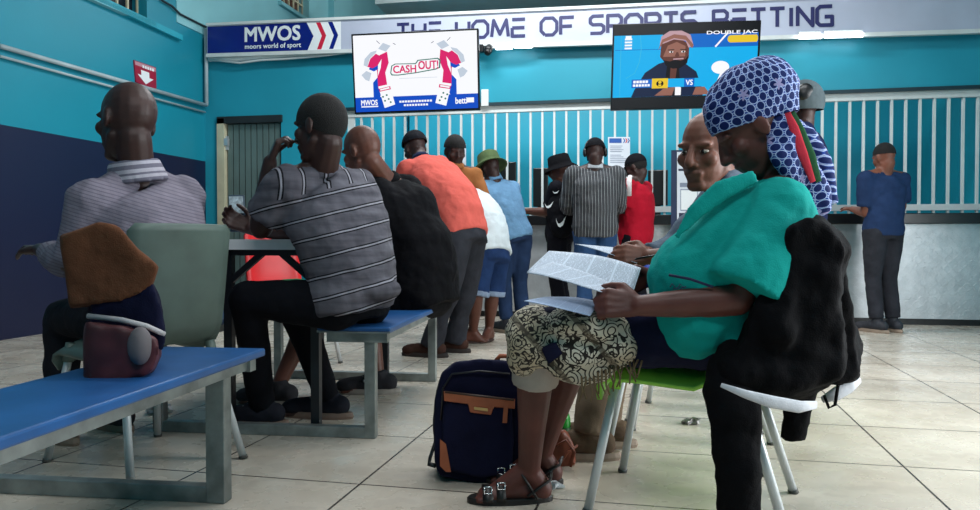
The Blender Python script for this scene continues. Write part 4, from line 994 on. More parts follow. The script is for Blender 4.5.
m_gsh = cloth('blue_grey_shirt_cloth', '5C6876', var=.1)
s2 = shirt(gm, J, m_gsh, infl=.025, sleeve=1.75, r0=.075, r1=.05, hem=-.14, voxel=.01, disp=.02, extra=lambda q: q.cap(W(742, 186, 2.74), W(724, 186, 2.68), .06, .06))
collar(s2, P, J, m_gsh, .088, .075)
trousers(gm, J, cloth('beige_trouser_cloth', '6E5E4E'), hem=1.0, hem_r=.06, name='trousers', knee_r=.08)
for k in 'lr': shoe('shoe', J, J[k+'an'], J[k+'toe'], gm, cloth('tan_shoe_cloth', '5A4A3C'))
def eyes(parent, P, F3, s=1.0):
    f, r, u = F3
    for q in (-1, 1):
        b = MB(); c = P(.069, .032*q, .006); b.ell(c, f*.013*s, r*.0145*s, u*.0062*s, 14, 10); e_ = obj('eye', b, m_eye, parent, smooth=True)
        b = MB(); b.ell(P(.0785, .032*q, .006), f*.005*s, r*.0062*s, u*.006*s, 12, 8); obj('iris', b, m_pup, e_, smooth=True)
eyes(gm, P, F3, 1.12)
paper('newspaper', 'newspaper sheet held by the man in grey above the knees of the woman', W(575, 244, 2.75), W(636, 263, 2.6), W(652, 266, 2.7), W(628, 249, 2.85), UP*.008, m_news)
b = MB(); b.tube([W(636, 259, 2.58), W(662, 254, 2.56)], .004, 8); b.tube([W(634.5, 259.3, 2.58), W(636, 259, 2.58)], [.001, .004], 8); tag(obj('pen', b, m_black, smooth=True), 'thin black pen in the hand of the man in grey', 'pen')
# ------------------------------------------------------------------ bald man at the far left, seen from behind
J = dict(pel=CG(-1.22, 2.77, .56), chest=W(150, 232, 2.84), lsh=W(92, 196, 2.72), rsh=W(183, 192, 3.0), lhip=CG(-1.28, 2.68, .53), rhip=CG(-1.16, 2.86, .53),
         lel=W(70, 262, 2.7), lwr=W(40, 250, 2.95), rel=W(180, 250, 3.12), rwr=W(150, 246, 3.3), lkn=CG(-1.66, 2.95, .5), lan=CG(-1.7, 3.0, .09), rkn=CG(-1.54, 3.13, .5), ran=CG(-1.58, 3.2, .09),
         ltoe=CG(-.82, .57), rtoe=CG(-.82, .57), head=W(127, 122, 2.83), f=D(-.85, -.1, .5), u=D(.05, 1, .05))
bm, P, F3 = body('person', 'bald man in lilac grey shirt seen from behind on the grey green chair', J, m_skin3, ground(J['pel']), voxel=.007, hd=1.17)
m_lil = fabric_stripes('lilac_fine_stripe_cloth', '79737F', (.3, .1, 1), .012, [(.003, .0018, '665F6D')], .004)
s2 = shirt(bm, J, m_lil, infl=.03, sleeve=1.7, r0=.085, r1=.05, hem=-.1, voxel=.01, disp=.025, sx=1.12, tneck=1.02, trap=.35)
sm = (J['lsh']+J['rsh'])/2; ax = (J['head']-sm).normalized()
b = MB(); b.tube([sm+ax*.04, sm+ax*.125], [.115, .088], 20); blob('collar', b, fabric_stripes('collar_stripe_cloth', 'A7A3AE', tuple(ax), .05, [(.012, .008, '6A6775'), (.036, .004, '6A6775')], .004), s2, voxel=.008, smooth=2)
trousers(bm, J, cloth('charcoal_trouser_cloth', '1C1D24'))
for k in 'lr': shoe('shoe', J, J[k+'an'], J[k+'toe'], bm)
# ------------------------------------------------------------------ man in the striped shirt on the bench
J = dict(pel=W(352, 298, 3.12), chest=W(344, 236, 3.12), lsh=W(284, 180, 2.98), rsh=W(356, 184, 3.18), lhip=W(338, 305, 3.04), rhip=W(366, 303, 3.2),
         lel=W(261, 228, 3.06), lwr=W(270, 162, 3.0), rel=W(300, 232, 3.36), rwr=W(252, 229, 3.2), lkn=W(248, 299, 3.04), lan=W(262, 404, 3.26), rkn=W(296, 310, 3.32), ran=W(328, 397, 3.42),
         ltoe=CG(-1, .12), rtoe=CG(-1, .2), head=W(320, 129, 3.0), f=D(-.9, -.12, .42), u=D(-.08, 1, .1))
hl = dict(d=D(.35, .85, -.05), n=D(.8, -.1, .3), side=D(.2, 0, 1), curl=1.05); hr = dict(d=D(-1, .45, .1), n=D(.1, .5, -.8), side=D(.2, 1, 0), curl=.7)
stm, P, F3 = body('person', 'man in grey striped shirt leaning on the table with a hand at his chin', J, m_skin3, ground(J['pel']), voxel=.0055, hands=dict(l=hl, r=hr), hd=1.05, build=1.1)
hair(stm, P, F3, tilt=.3, off=-.035, s=1.06)
C = spine(J); axs = (C(1)-C(0)).normalized(); sd = (J['rsh']-J['lsh']).normalized()
def striped(name):
    k = N(name); co = k.coord(); o0 = ground(J['pel'])
    def st(axis, period, bands, col, warp):
        t = k.math('ADD', k.dot(co, axis), k.math('MULTIPLY', k.math('SUBTRACT', k.noise(4, 2), .5), warp)); fr = k.math('FRACT', k.math('DIVIDE', t, period))
        for c, hw, cc in bands: col = k.mix(k.math('LESS_THAN', k.math('ABSOLUTE', k.math('SUBTRACT', fr, c)), hw), col, hx(cc))
        return col
    mp = k.n('ShaderNodeMapping'); mp.inputs['Scale'].default_value = (3, 3, 26); k.l(co, mp.inputs[0])
    base = k.ramp(k.noise(1.0, 4, mp.outputs[0]), [(.3, hx('3E3C44')), (.7, hx('6A6871'))])
    B = [(.5, .105, '17171C'), (.5, .04, '8E8C96')]
    c1 = st(axs, .078, B, base, .02); c2 = st(sd, .09, B, base, .01)
    thr = (C(.93)-o0).dot(axs)
    yoke = k.math('GREATER_THAN', k.dot(co, axs), thr)
    k.l(k.mix(yoke, c1, c2), k.b.inputs['Base Color']); k.b.inputs['Roughness'].default_value = .9; k.b.inputs['Specular IOR Level'].default_value = .2
    k.bump(k.math('ADD', k.noise(14, 2), k.math('MULTIPLY', k.noise(260, 2), .1)), .35, .03); return k.m
m_str = striped('grey_double_stripe_cloth')
s2 = shirt(stm, J, m_str, infl=.038, sleeve=.72, r0=.088, r1=.092, hem=-.12, voxel=.009, disp=.025, sx=1.12, bel=1.15, trap=.28, extra=lambda q: q.ell(W(352, 290, 3.1), RT*.2, FW*.15, UP*.08, 20, 12)); collar(s2, P, J, m_str, .07, .045)
trousers(stm, J, cloth('black_trouser_cloth', '101117'), hem=1.0, hem_r=.055, knee_r=.075)
for k in 'lr': shoe('shoe', J, J[k+'an'], J[k+'toe'], stm, cloth('dark_trainer_cloth', '23242C'), mat('brown_grey_sole', '7A665A', .7))
ph = thing('mobile_phone', 'mobile phone held up over the table by the man in stripes', 'phone', W(236, 214, 3.2))
b = MB(); pa, pb = W(238, 232, 3.2), W(236, 195, 3.26); b.prism([pa-RT*.034, pa+RT*.034, pb+RT*.034, pb-RT*.034], FW*.009); obj('phone_body', b, mat('blue_grey_phone', '3A4A5C', .3), ph, bevel=.003)
b = MB(); q = -FW*.003; b.prism([v+q for v in (lerp(pa, pb, .5)-RT*.03, lerp(pa, pb, .5)+RT*.03, pb+RT*.03-UP*.006, pb-RT*.03-UP*.006)], FW*.001); obj('phone_glass', b, mat('pale_phone_glass', 'B4C2CA', .25, .0, var=.3, scale=60), ph)
# ------------------------------------------------------------------ man in black on the same bench
J = dict(pel=W(424, 288, 3.92), chest=W(408, 230, 3.95), lsh=W(378, 192, 3.85), rsh=W(404, 188, 4.12), lhip=W(412, 298, 3.84), rhip=W(432, 296, 4.0),
         lel=W(345, 235, 3.9), lwr=W(300, 224, 3.9), rel=W(382, 235, 4.25), rwr=W(330, 228, 4.2), lkn=W(318, 300, 3.8), lan=W(278, 388, 3.68), rkn=W(368, 302, 4.1), ran=W(378, 377, 3.96),
         ltoe=CG(-1, .2), rtoe=CG(-1, .0), head=W(362, 152, 3.85), f=D(-.8, -.3, .5), u=D(-.3, 1, .1))
bk, P, F3 = body('person', 'bald man in black shirt leaning on the table behind the striped shirt', J, m_skin, ground(J['pel']), voxel=.0065, hd=1.05)
m_blk = cloth('black_shirt_cloth', '08080C', var=.25)
s2 = shirt(bk, J, m_blk, infl=.05, sleeve=.9, r0=.1, r1=.085, hem=-.2, voxel=.01, disp=.025, bel=1.35, sx=1.1, extra=lambda q: (q.ell(W(425, 270, 3.92), RT*.17, FW*.17, UP*.18, 20, 12), q.ell(W(412, 215, 3.98), RT*.15, FW*.16, UP*.17, 20, 12))); collar(s2, P, J, m_blk, .075, .04)
b = MB()
for k in 'lr': b.chain([J[k+'hip'], lerp(J[k+'hip'], J[k+'kn'], .95)], [.11, .09])
b.cap(J['lhip'], J['rhip'], .12, .12); blob('shorts', b, m_blk, bk, voxel=.01, smooth=4, disp=.01)
for k in 'lr':
    o = shoe('shoe', J, J[k+'an'], J[k+'toe'], bk, cloth('grey_trainer_cloth', '2A2A2E'), mat('pale_sole', '8E8880', .7))
    d = CG(-1, .1).normalized(); b = MB(); h = ground(J[k+'an']); b.tube([h+d*.02-FW*.046+Z_*.05, h+d*.07-FW*.049+Z_*.075], .006, 8); obj('white_stripe', b, m_signw, o, smooth=True)
# ------------------------------------------------------------------ people at the counter
def standing_hands(J, targets):
    for k, (px, py, d) in targets.items(): J[k+'wr'] = W(px, py, d)
m_jean = cloth('blue_jean_cloth', '22324E', var=.25); m_djean = cloth('grey_jean_cloth', '2C2D33', var=.25)
def barefeet(*a): pass
def cap_hat(parent, P, F3, m, brim=True, s=1.0, name='cap', off=.0, low=.0):
    f, r, u = F3; b = MB(); b.ell(P(-.012, 0, .035+off), f*.107*s, r*.086*s, u*.098*s, 22, 14); o = blob(name, b, m, parent, voxel=.008, smooth=2); halfcut(o, P(0, 0, .04+off+low), (u*.97-f*.22).normalized())
    if brim:
        g = []
        for i in range(4):
            g.append([P(.075+.022*i-.0*abs(j-4), (j-4)*.0185*(1-.07*i), .055+off-.012*i-.003*(j-4)**2*.4) for j in range(9)])
        b = MB(); b.sheet(g, .005); obj('brim', b, m, o, smooth=True)
    return o
def bucket_hat(parent, P, F3, m, s=1.0):
    f, r, u = F3; rings = []
    for h, a in ((.145, .045), (.142, .078), (.13, .092), (.06, .102), (.045, .106), (.02, .135), (.005, .15), (.0, .15), (.012, .13), (.035, .1)):
        rings.append([P(-.01+a*1.08*math.cos(6.28318*j/24)*s, a*math.sin(6.28318*j/24)*s, h-.005) for j in range(24)])
    b = MB(); b.loft(rings); return obj('bucket_hat', b, m, parent, smooth=True)
def swoosh(name, parent, c, w_, h_, out, m):
    rx = out.cross(UP).normalized()
    if rx.dot(RT) < 0: rx = -rx
    uy = UP; pts = [(-.5, .25), (-.42, -.05), (-.28, -.3), (-.08, -.36), (.2, -.22), (.5, .42), (.15, .05), (-.1, -.1), (-.3, -.1), (-.42, .08)]
    b = MB(); b.prism([c+rx*(x*w_)+uy*(y*h_) for x, y in pts], out*.004); return obj(name, b, m, parent)
# orange-shirted man facing the room
J = stand(455, 6.0, 152, (.35, -.95), (.05, -.05), sh=.18, headtilt=-.25)
standing_hands(J, dict(l=(478, 215, 5.9), r=(440, 212, 5.9)))
o, P, F3 = body('person', 'man in orange brown shirt standing with head bowed beyond the salmon shirt', J, m_skin3, ground(J['pel']), voxel=.011)
hair(o, P, F3, tilt=.1, off=.0, grow=.012); m_or = cloth('orange_brown_shirt_cloth', '8E5A34'); s2 = shirt(o, J, m_or, sleeve=.8, r1=.085, voxel=.012); collar(s2, P, J, m_or)
trousers(o, J, m_djean)
for k in 'lr': shoe('shoe', J, J[k+'an'], J[k+'toe'], o)
# salmon T-shirt, bending forward
J = dict(pel=W(463, 232, 5.2), chest=W(447, 192, 5.3), lsh=W(408, 168, 5.35), rsh=W(438, 164, 5.6), lhip=W(455, 240, 5.12), rhip=W(470, 238, 5.3), lel=W(398, 205, 5.5), lwr=W(395, 190, 5.75), rel=W(425, 205, 5.75), rwr=W(410, 192, 5.95),
         lkn=W(446, 296, 5.12), lan=W(432, 345, 5.2), rkn=W(464, 296, 5.35), ran=W(455, 338, 5.42), ltoe=CG(-.9, .3), rtoe=CG(-.9, .3), head=W(415, 149, 5.68), f=D(-.5, -.5, .8), u=D(-.3, .9, .4))
o, P, F3 = body('person', 'man in salmon T-shirt and jeans bending forward with his back to us', J, m_skin3, ground(J['pel']), voxel=.01, bel=1.2)
cap_hat(o, P, F3, cloth('charcoal_cap_cloth', '1B1C22'), brim=False, s=1.08)
m_sal = cloth('salmon_cotton', 'CB5C52', var=.06); s2 = shirt(o, J, m_sal, infl=.035, sleeve=.75, r0=.085, r1=.09, hem=-.08, voxel=.011, disp=.02, bel=1.2, sx=1.08)
b = MB(); sm = (J['lsh']+J['rsh'])/2; ax = (J['head']-sm).normalized(); b.tube([sm+ax*.04, sm+ax*.09], [.085, .075], 18); blob('collar', b, cloth('navy_collar_cloth', '1B2540'), s2, voxel=.01, smooth=2)
trousers(o, J, m_djean, infl=.035, hem=1.04, hem_r=.085, knee_r=.09, thigh=.015)
for k in 'lr': shoe('shoe', J, J[k+'an'], J[k+'toe'], o, cloth('brown_sandal_leather', '3A2620'), mat('dark_sole', '241B18', .8))
# white T-shirt with rolled denim shorts
J = dict(pel=W(490, 252, 5.85), chest=W(481, 216, 5.95), lsh=W(452, 198, 6.0), rsh=W(472, 196, 6.25), lhip=W(482, 258, 5.78), rhip=W(497, 256, 5.95), lel=W(440, 222, 6.1), lwr=W(432, 212, 6.3), rel=W(458, 222, 6.35), rwr=W(445, 212, 6.5),
         lkn=W(476, 296, 5.75), lan=W(473, 333, 5.9), rkn=W(492, 296, 5.95), ran=W(489, 330, 6.05), ltoe=CG(-.7, .1), rtoe=CG(-.2, -.6), head=W(452, 186, 6.3), f=D(-.5, -.6, .7), u=D(-.4, .8, .4))
o, P, F3 = body('person', 'person in white T-shirt and rolled denim shorts bending beside the salmon shirt', J, m_skin, ground(J['pel']), voxel=.01)
hair(o, P, F3, tilt=.25); shirt(o, J, cloth('white_tee_cotton', 'C4CCD0', var=.06), infl=.035, sleeve=.7, hem=-.06, voxel=.011, disp=.02, sx=1.05)
sh_ = trousers(o, J, cloth('denim_short_cloth', '1F3358', var=.25), infl=.03, hem=-.05, hem_r=.1, name='shorts')
for k in 'lr':
    b = MB(); ax = (J[k+'kn']-J[k+'hip']).normalized(); e = lerp(J[k+'hip'], J[k+'kn'], .96); b.tube([e-ax*.03, e+ax*.012], [.105, .104], 16); blob('rolled_cuff', b, cloth('pale_denim_cuff', '7C8AA0'), sh_, voxel=.01, smooth=2)
    b = MB(); d = CG(-1, 0); h = ground(J[k+'an']); tt = Vector((J[k+'toe'].x, J[k+'toe'].y, 0)).normalized(); b.ell(h+tt*.07+Z_*.008, tt*.14, tt.cross(Z_)*.052, Z_*.012); obj('flip_flop', b, mat('brown_sandal', '3A2620', .7), o, smooth=True)
# green bucket hat
J = stand(490, 6.7, 168, (-.5, .85), (-.2, .1), sh=.185, headtilt=-.5); standing_hands(J, dict(l=(470, 212, 7.2), r=(500, 212, 7.3)))
o, P, F3 = body('person', 'man in green bucket hat and light blue shirt leaning on the counter', J, m_skin3, ground(J['pel']), voxel=.012)
bucket_hat(o, P, F3, cloth('olive_green_hat_cloth', '4A5A3A')); m_lb = cloth('light_blue_shirt_cloth', '5F83A2'); s2 = shirt(o, J, m_lb, infl=.03, sleeve=1.6, r1=.055, voxel=.013); collar(s2, P, J, m_lb)
trousers(o, J, m_jean)
for k in 'lr': shoe('shoe', J, J[k+'an'], J[k+'toe'], o)
# black bucket hat with backpack
J = stand(560, 7.0, 170, (-.95, .3), (0, 0), sh=.17, headtilt=-.25); standing_hands(J, dict(l=(524, 211, 7.05), r=(530, 212, 7.2)))
J['lel'] = W(548, 212, 6.95)
o, P, F3 = body('person', 'person in black clothes and black bucket hat facing left at the counter', J, m_skin, ground(J['pel']), voxel=.011)
m_bk2 = cloth('black_tee_cloth', '111118'); bucket_hat(o, P, F3, cloth('black_hat_cloth', '0D0D11')); s2 = shirt(o, J, m_bk2, infl=.02, sleeve=.75, voxel=.012, disp=.01)
trousers(o, J, m_bk2, hem_r=.08)
for k in 'lr': shoe('shoe', J, J[k+'an'], J[k+'toe'], o)
bp_ = thing('backpack', 'black backpack with white marks on the person in the black bucket hat', 'backpack', W(558, 210, 6.83))
b = MB(); b.ell(W(560, 212, 6.84), RT*.12, FW*.07, UP*.2, 18, 14); b.ell(W(562, 225, 6.82), RT*.11, FW*.07, UP*.12, 18, 12); blob('bag_body', b, cloth('black_bag_cloth', '0F0F14'), bp_, voxel=.01, smooth=4, disp=.008)
swoosh('white_mark', bp_, W(549, 205, 6.76), .08, .08, -FW, m_signw); swoosh('white_mark', bp_, W(561, 222, 6.72), .09, .13, -FW, m_signw); swoosh('white_mark', bp_, W(556, 192, 6.79), .06, .04, -FW, m_signw)
# vertical striped shirt
J = stand(595, 6.5, 153, (.05, 1), (0, .02), sh=.185, headtilt=-.45); standing_hands(J, dict(l=(575, 212, 7.0), r=(618, 211, 7.0)))
J['lel'] = W(566, 207, 6.6); J['rel'] = W(619, 205, 6.6)
o, P, F3 = body('person', 'man in black and white vertical striped shirt with his back to us', J, m_skin3, ground(J['pel']), voxel=.011, hd=.95)
m_vs = fabric_stripes('vertical_stripe_cloth', '333438', tuple(RT), .026, [(.008, .0022, '86888A'), (.02, .001, '606264')], .02, 4)
s2 = shirt(o, J, m_vs, infl=.035, sleeve=1.65, r0=.085, r1=.055, hem=-.2, voxel=.011, sx=1.05, disp=.02)
b = MB(); sm = (J['lsh']+J['rsh'])/2; b.tube([sm+Z_*.03, sm+Z_*.075], [.085, .07], 18); blob('collar', b, cloth('white_collar_cloth', 'B4B8BE'), s2, voxel=.01, smooth=2)
cp = cap_hat(o, P, F3, cloth('black_cap_cloth', '121216'), s=1.0)
b = MB(); f, r, u = F3; b.tube([P(-.02, .09*math.cos(math.pi*j/12), .12*math.sin(math.pi*j/12)+.02) for j in range(13)], .009, 8); obj('headphone_band', b, m_black, o, smooth=True)
for q in (-1, 1):
    b = MB(); b.ell(P(-.01, .092*q, 0), f*.035, r*.018, u*.042); obj('headphone_cup', b, m_black, o, smooth=True)
trousers(o, J, cloth('mid_blue_jean_cloth', '2A4468', var=.2), hem_r=.08)
for k in 'lr': shoe('shoe', J, J[k+'an'], J[k+'toe'], o)
# red T-shirt
J = stand(636, 6.9, 168, (-.8, .6), (-.0, .0), sh=.18, headtilt=-.45); standing_hands(J, dict(l=(616, 212, 7.0), r=(622, 212, 7.2)))
J['lel'] = W(627, 212, 6.8)
o, P, F3 = body('person', 'young man in long red T-shirt and black cap writing at the counter', J, m_skin3, ground(J['pel']), voxel=.011)
m_rd = cloth('red_cotton', 'A01226', var=.1); s2 = shirt(o, J, m_rd, infl=.035, sleeve=.8, r0=.08, r1=.085, hem=-.32, voxel=.011, disp=.02, sx=1.0)
b = MB(); a = J['lsh']; b.tube([a+UP*.075-FW*.02+RT*.02, a+UP*.03-FW*.075, lerp(a, J['lel'], .45)-FW*.085], [.02, .024, .022], 10, flat=.4); obj('white_sleeve_panel', b, cloth('white_panel_cloth', 'CFC8C8'), s2, smooth=True)
cap_hat(o, P, F3, cloth('black_cap_cloth2', '101015')); hair(o, P, F3, tilt=.5)
trousers(o, J, m_bk2, hem_r=.08)
for k in 'lr': shoe('shoe', J, J[k+'an'], J[k+'toe'], o)
paper('betting_slip', 'small white slip under the hands of the man in red', W(611, 214, 7.2), W(624, 214, 7.25), W(624, 210.5, 7.45), W(611, 210.5, 7.4), UP*.006, m_news)
# grey cap, standing behind the woman
J = stand(803, 4.5, 104, (-.9, .4), (0, 0), sh=.13, headtilt=-.2); J['f'] = (CG(.1, 1)-Z_*.15).normalized()
o, P, F3 = body('person', 'person in grey cap standing with back to us behind the blue headscarf', J, m_skin3, ground(J['pel']), voxel=.011)
m_gc = cloth('grey_knit_cap_cloth', '4A5458'); cp = cap_hat(o, P, F3, m_gc, s=1.36, off=-.03, low=-.05, brim=False)
b = MB(); f, r, u = F3; b.ell(P(-.135, -.025, .025), f*.026, r*.05, u*.055); obj('strap_gap', b, m_black, cp, smooth=True)
shirt(o, J, cloth('navy_top_cloth', '141A38'), infl=.02, sleeve=1.7, r1=.05, voxel=.012); trousers(o, J, m_bk2)
for k in 'lr': shoe('shoe', J, J[k+'an'], J[k+'toe'], o)
# person by the right end of the counter
J = stand(884, 6.6, 158, (-.3, 1), (0, 0), sh=.2, headtilt=-.3); standing_hands(J, dict(l=(852, 209, 6.82), r=(880, 210, 7.0)))
J['lel'] = W(866, 213, 6.6)
o, P, F3 = body('person', 'person in dark blue shirt at the right end of the counter, hand on it', J, m_skin2, ground(J['pel']), voxel=.011)
hair(o, P, F3, tilt=.2); shirt(o, J, cloth('dark_blue_shirt_cloth', '223455'), infl=.025, sleeve=.8, voxel=.012); trousers(o, J, m_djean)
for k in 'lr': shoe('shoe', J, J[k+'an'], J[k+'toe'], o)
# ================================================================== THINGS LYING ABOUT
# black jackets hung over the back of the lime chair
m_jk = cloth('black_jacket_cloth', '060609', var=.25, fold=.5)
def slab(mb, pts, ra, flat=.45):       # soft hanging panel: pts = list of (px, py, d, half width px)
    mb.tube([W(p[0], p[1], p[2]) for p in pts], [p[3]*p[2]/FPX for p in pts], 16, up=FW, flat=ra)
jk = thing('black_jacket', 'black jacket draped over the back of the lime chair of the woman', 'jacket', ground(W(780, 300, 2.1)))
def outline(pts, d0, d1, mb):
    P0 = [W(x, y, d0) for x, y in pts]; P1 = [lerp(W(x, y, d1), W(x, y, d0), 0) for x, y in pts]
    n = len(pts); return mb.add(P0+P1, [tuple(range(n-1, -1, -1)), tuple(n+i for i in range(n))]+[(i, (i+1) % n, n+(i+1) % n, n+i) for i in range(n)])
b = MB()
outline([(806, 214), (824, 217), (838, 232), (850, 250), (843, 262), (838, 300), (845, 335), (842, 372), (812, 396), (770, 398), (728, 388), (722, 368), (735, 345), (752, 310), (772, 262), (790, 228)], 1.89, 2.3, b)
b.cap(W(775, 330, 1.9), W(790, 250, 1.96), .05, .05); b.cap(W(735, 372, 1.92), W(800, 376, 1.92), .06, .05)
blob('jacket_body', b, m_jk, jk, voxel=.011, smooth=9, disp=.04, dsize=.1)
b = MB(); slab(b, [(742, 352, 2.0, 22), (733, 372, 1.95, 29), (730, 395, 1.9, 30), (736, 425, 1.88, 27), (739, 470, 1.86, 25), (741, 522, 1.88, 23)], .55); blob('sleeve', b, m_jk, jk, voxel=.009, smooth=6, disp=.025, dsize=.09)
b = MB(); slab(b, [(800, 380, 2.3, 22), (797, 410, 2.3, 15), (793, 440, 2.32, 13)], .6); blob('sleeve', b, m_jk, jk, voxel=.009, smooth=5, disp=.02, dsize=.09)
b = MB(); b.tube([W(721, 385, 1.78), W(745, 394, 1.78), W(772, 402, 1.79), W(800, 407, 1.82), W(816, 405, 1.87)], [.005, .01, .015, .015, .01], 10, up=FW, flat=.35); obj('white_lining', b, cloth('white_lining_cloth', 'C4C6CC', var=.06), jk, smooth=True)
jk2 = thing('black_jacket', 'second black jacket hanging off the back of the lime chair towards the counter', 'jacket', ground(W(835, 300, 2.35)))
b = MB(); outline([(820, 222), (838, 232), (851, 252), (845, 270), (850, 300), (860, 350), (858, 378), (838, 386), (820, 380), (812, 300)], 2.32, 2.52, b); blob('jacket_body', b, m_jk, jk2, voxel=.011, smooth=8, disp=.035, dsize=.1)
b = MB(); b.tube([W(822, 400, 2.36), W(836, 394, 2.36), W(850, 386, 2.38), W(860, 380, 2.42)], [.01, .022, .022, .01], 10, up=FW, flat=.35); obj('white_lining', b, cloth('white_lining_cloth', 'C4C6CC', var=.06), jk2, smooth=True)
b = MB(); b.tube([W(824, 395, 2.34), W(829, 408, 2.33), W(835, 405, 2.33), W(838, 385, 2.34)], .005, 8); obj('hanging_loop', b, m_jk, jk2, smooth=True)
# navy backpack on the floor
d0 = 2.5; bpk = thing('backpack', 'navy backpack with tan leather trim standing on the floor by the sandalled feet', 'backpack', ground(W(474, 470, d0)))
def bp(px, py, dz=0): return W(px, py, d0+dz)
b = MB(); outline([(440, 476), (435, 462), (433, 430), (435, 398), (442, 372), (455, 362), (480, 359), (508, 361), (520, 370), (526, 400), (528, 440), (526, 472), (520, 482), (480, 485)], d0, d0+.17, b)
o = blob('bag_body', b, cloth('navy_canvas', '12132A', var=.2, fold=.2), bpk, voxel=.009, smooth=8, disp=.012)
b = MB(); outline([(446, 470), (442, 440), (443, 408), (449, 398), (480, 400), (512, 404), (514, 440), (512, 474), (480, 478)], d0-.025, d0+.04, b); blob('front_pocket', b, cloth('navy_canvas', '12132A'), bpk, voxel=.008, smooth=5, disp=.006)
m_tan = mat('tan_leather', '9C5230', .5, var=.15, scale=15)
b = MB(); outline([(443.5, 391), (515, 399), (515, 409), (494, 407), (491, 415), (470, 412.5), (468, 404), (444, 401)], d0-.034, d0-.02, b); tb = obj('leather_band', b, m_tan, bpk, bevel=.003)
b = MB(); b.box(bp(481, 409, -.036), RT*.022+UP*(-.003), FW*.002, UP*.0045); obj('metal_plate', b, mat('brass_plate', 'C9A36A', .3, .7), tb)
b = MB(); b.tube([bp(445, 392, -.032), bp(514, 400, -.032)], .004, 8); obj('zip', b, mat('brown_zip', '3A2418', .5), bpk, smooth=True)
b = MB(); outline([(504, 402), (508.5, 402), (507, 423), (502.5, 423)], d0-.042, d0-.037, b); obj('zip_pull', b, m_tan, bpk)
b = MB(); outline([(440, 439), (446, 444), (451, 472), (446, 472), (440, 466)], d0-.03, d0-.005, b); obj('leather_corner', b, m_tan, bpk)
b = MB(); b.tube([bp(441, 420, .0), bp(443, 388, -.005), bp(452, 374, -.01), bp(480, 371, -.012), bp(510, 374, -.01)], .0035, 8); obj('zip', b, mat('black_zip', '0A0A12', .4), bpk, smooth=True)
b = MB(); b.tube([bp(436, 440, .1), bp(430, 458, .08), bp(429, 464, .05), bp(436, 466, .04)], .008, 8, flat=.5); obj('strap_end', b, m_black, bpk, smooth=True)
b = MB(); b.tube([bp(496, 361, .13), bp(500, 356, .13), bp(514, 356, .13), bp(518, 361, .13)], .008, 8); obj('handle', b, m_tan, bpk, smooth=True)
# tan leather bag behind the leg
tb_ = thing('leather_bag', 'small reddish brown leather bag on the floor behind the sandalled feet', 'bag', ground(W(556, 470, 2.72)))
b = MB(); outline([(541, 436), (565, 430), (574, 446), (576, 466), (560, 468), (540, 468)], 2.68, 2.8, b); blob('bag_body', b, mat('rust_leather', '7A3A22', .5, var=.2, scale=15), tb_, voxel=.008, smooth=6, disp=.02, dsize=.08)
b = MB(); b.tube([W(556, 446, 2.66), W(566, 440, 2.64), W(574, 452, 2.64), W(570, 466, 2.66)], .009, 8, flat=.5); b.tube([W(560, 464, 2.65), W(568, 452, 2.63), W(577, 446, 2.66)], .008, 8, flat=.5); obj('bag_strap', b, mat('rust_leather', '7A3A22', .5), tb_, smooth=True)
# green bottle
bt = thing('plastic_bottle', 'green plastic drink bottle standing on the floor behind the woman', 'bottle', PZ(562, 449))
base = PZ(562, 449); b = MB(); prof = [(.0, .03), (.01, .033), (.05, .033), (.055, .031), (.09, .031), (.095, .033), (.12, .032), (.15, .022), (.17, .0125), (.19, .012)]
b.loft([[base+Vector((r*math.cos(6.28318*j/20), r*math.sin(6.28318*j/20), z)) for j in range(20)] for z, r in prof])
o = obj('bottle_body', b, mat('green_bottle_plastic', '2FB040', .15, var=.1, trans=.35), bt, smooth=True)
b = MB(); b.loft([[base+Vector((.0145*math.cos(6.28318*j/16), .0145*math.sin(6.28318*j/16), z)) for j in range(16)] for z in (.19, .208)]); obj('bottle_cap', b, mat('green_cap', '1C7A30', .4), bt)
b = MB(); b.loft([[base+Vector((.0335*math.cos(6.28318*j/20), .0335*math.sin(6.28318*j/20), z)) for j in range(20)] for z in (.057, .088)], cap=False); obj('bottle_label', b, mat('dark_green_label', '174D24', .5), bt, smooth=True)
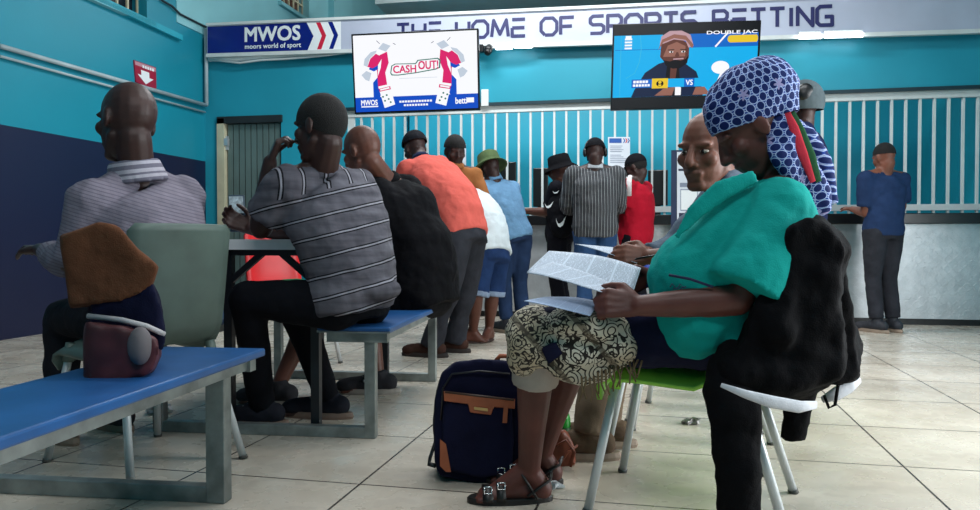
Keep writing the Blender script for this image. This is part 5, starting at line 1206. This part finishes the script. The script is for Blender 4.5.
# litter
def scrap(px, py, r, m, label, name='crumpled_wrapper', flat=.45):
    c = PZ(px, py)+Z_*r*.35; b = MB(); b.ell(c, X_*r, Y_*r*.8, Z_*r*flat, 16, 10); rr = random.Random(px)
    for v in b.v: 
        q = v-c; v += q*(.7*noise.noise(q*55+Vector((px, 0, 0))))
        v.z = max(v.z, .001)
    tag(obj(name, b, m, None, ground(c)), label, 'litter')
m_film = mat('clear_film', 'C4C8CC', .2, var=.3, scale=40)
scrap(691, 424, .035, mat('grey_foil', '8E8A88', .35, .4, var=.4, scale=50), 'crumpled grey foil on the floor under the chair row', 'crumpled_foil')
scrap(158, 413, .055, m_film, 'crumpled clear plastic on the floor behind the near blue bench')
scrap(552, 488, .03, m_film, 'crumpled pale wrapper on the floor beside the far sandal')
# jacket and bags on the near bench
jb = thing('shoulder_bag', 'navy bag with white piping and maroon lower half on the near blue bench', 'bag', W(128, 372, 2.0))
b = MB(); outline([(90, 300), (120, 286), (150, 280), (160, 300), (165, 330), (164, 350), (150, 352), (90, 352)], 1.98, 2.2, b); blob('bag_body', b, cloth('navy_bag_cloth', '0F1128', fold=.3), jb, voxel=.01, smooth=6, disp=.025, dsize=.1)
b = MB(); outline([(85, 322), (125, 326), (158, 338), (160, 356), (152, 372), (120, 384), (85, 386)], 1.9, 2.12, b); blob('lower_panel', b, mat('maroon_grey_panel', '4A1A20', .6, var=.4, scale=9), jb, voxel=.01, smooth=6, disp=.02)
b = MB(); b.tube([W(88, 316, 1.95), W(122, 320, 1.93), (W(146, 326, 1.94)), W(164, 334, 1.99)], .007, 8); obj('piping', b, cloth('white_piping', 'A8A6A8'), jb, smooth=True)
b = MB(); b.ell(W(140, 346, 1.9), RT*.03, FW*.03, UP*.05); blob('grey_patch', b, mat('grey_patch_cloth', '5A5558', .8), jb, voxel=.008, smooth=2)
br = thing('brown_jacket', 'brown jacket lying over the navy bag on the near blue bench', 'jacket', W(128, 300, 2.0))
b = MB(); outline([(60, 236), (100, 222), (118, 226), (138, 250), (159, 267), (153, 285), (142, 293), (120, 302), (70, 308)], 1.97, 2.2, b); blob('jacket_body', b, cloth('brown_jacket_cloth', '5C3A28', var=.15, fold=.5), br, voxel=.01, smooth=3, disp=.012, dsize=.1)
# green cloth on the red chair
gc = W(272, 277, 4.85); b = MB(); b.ell(CG(-1.28, 4.93, .49), RT*.13, FW*.12, UP*.06, 18, 12); tag(blob('green_cloth', b, cloth('green_cloth', '1E5A3A'), None, CG(-1.28, 4.93, .44), voxel=.01, smooth=3, disp=.03), 'folded dark green cloth on the seat of the red chair', 'cloth')
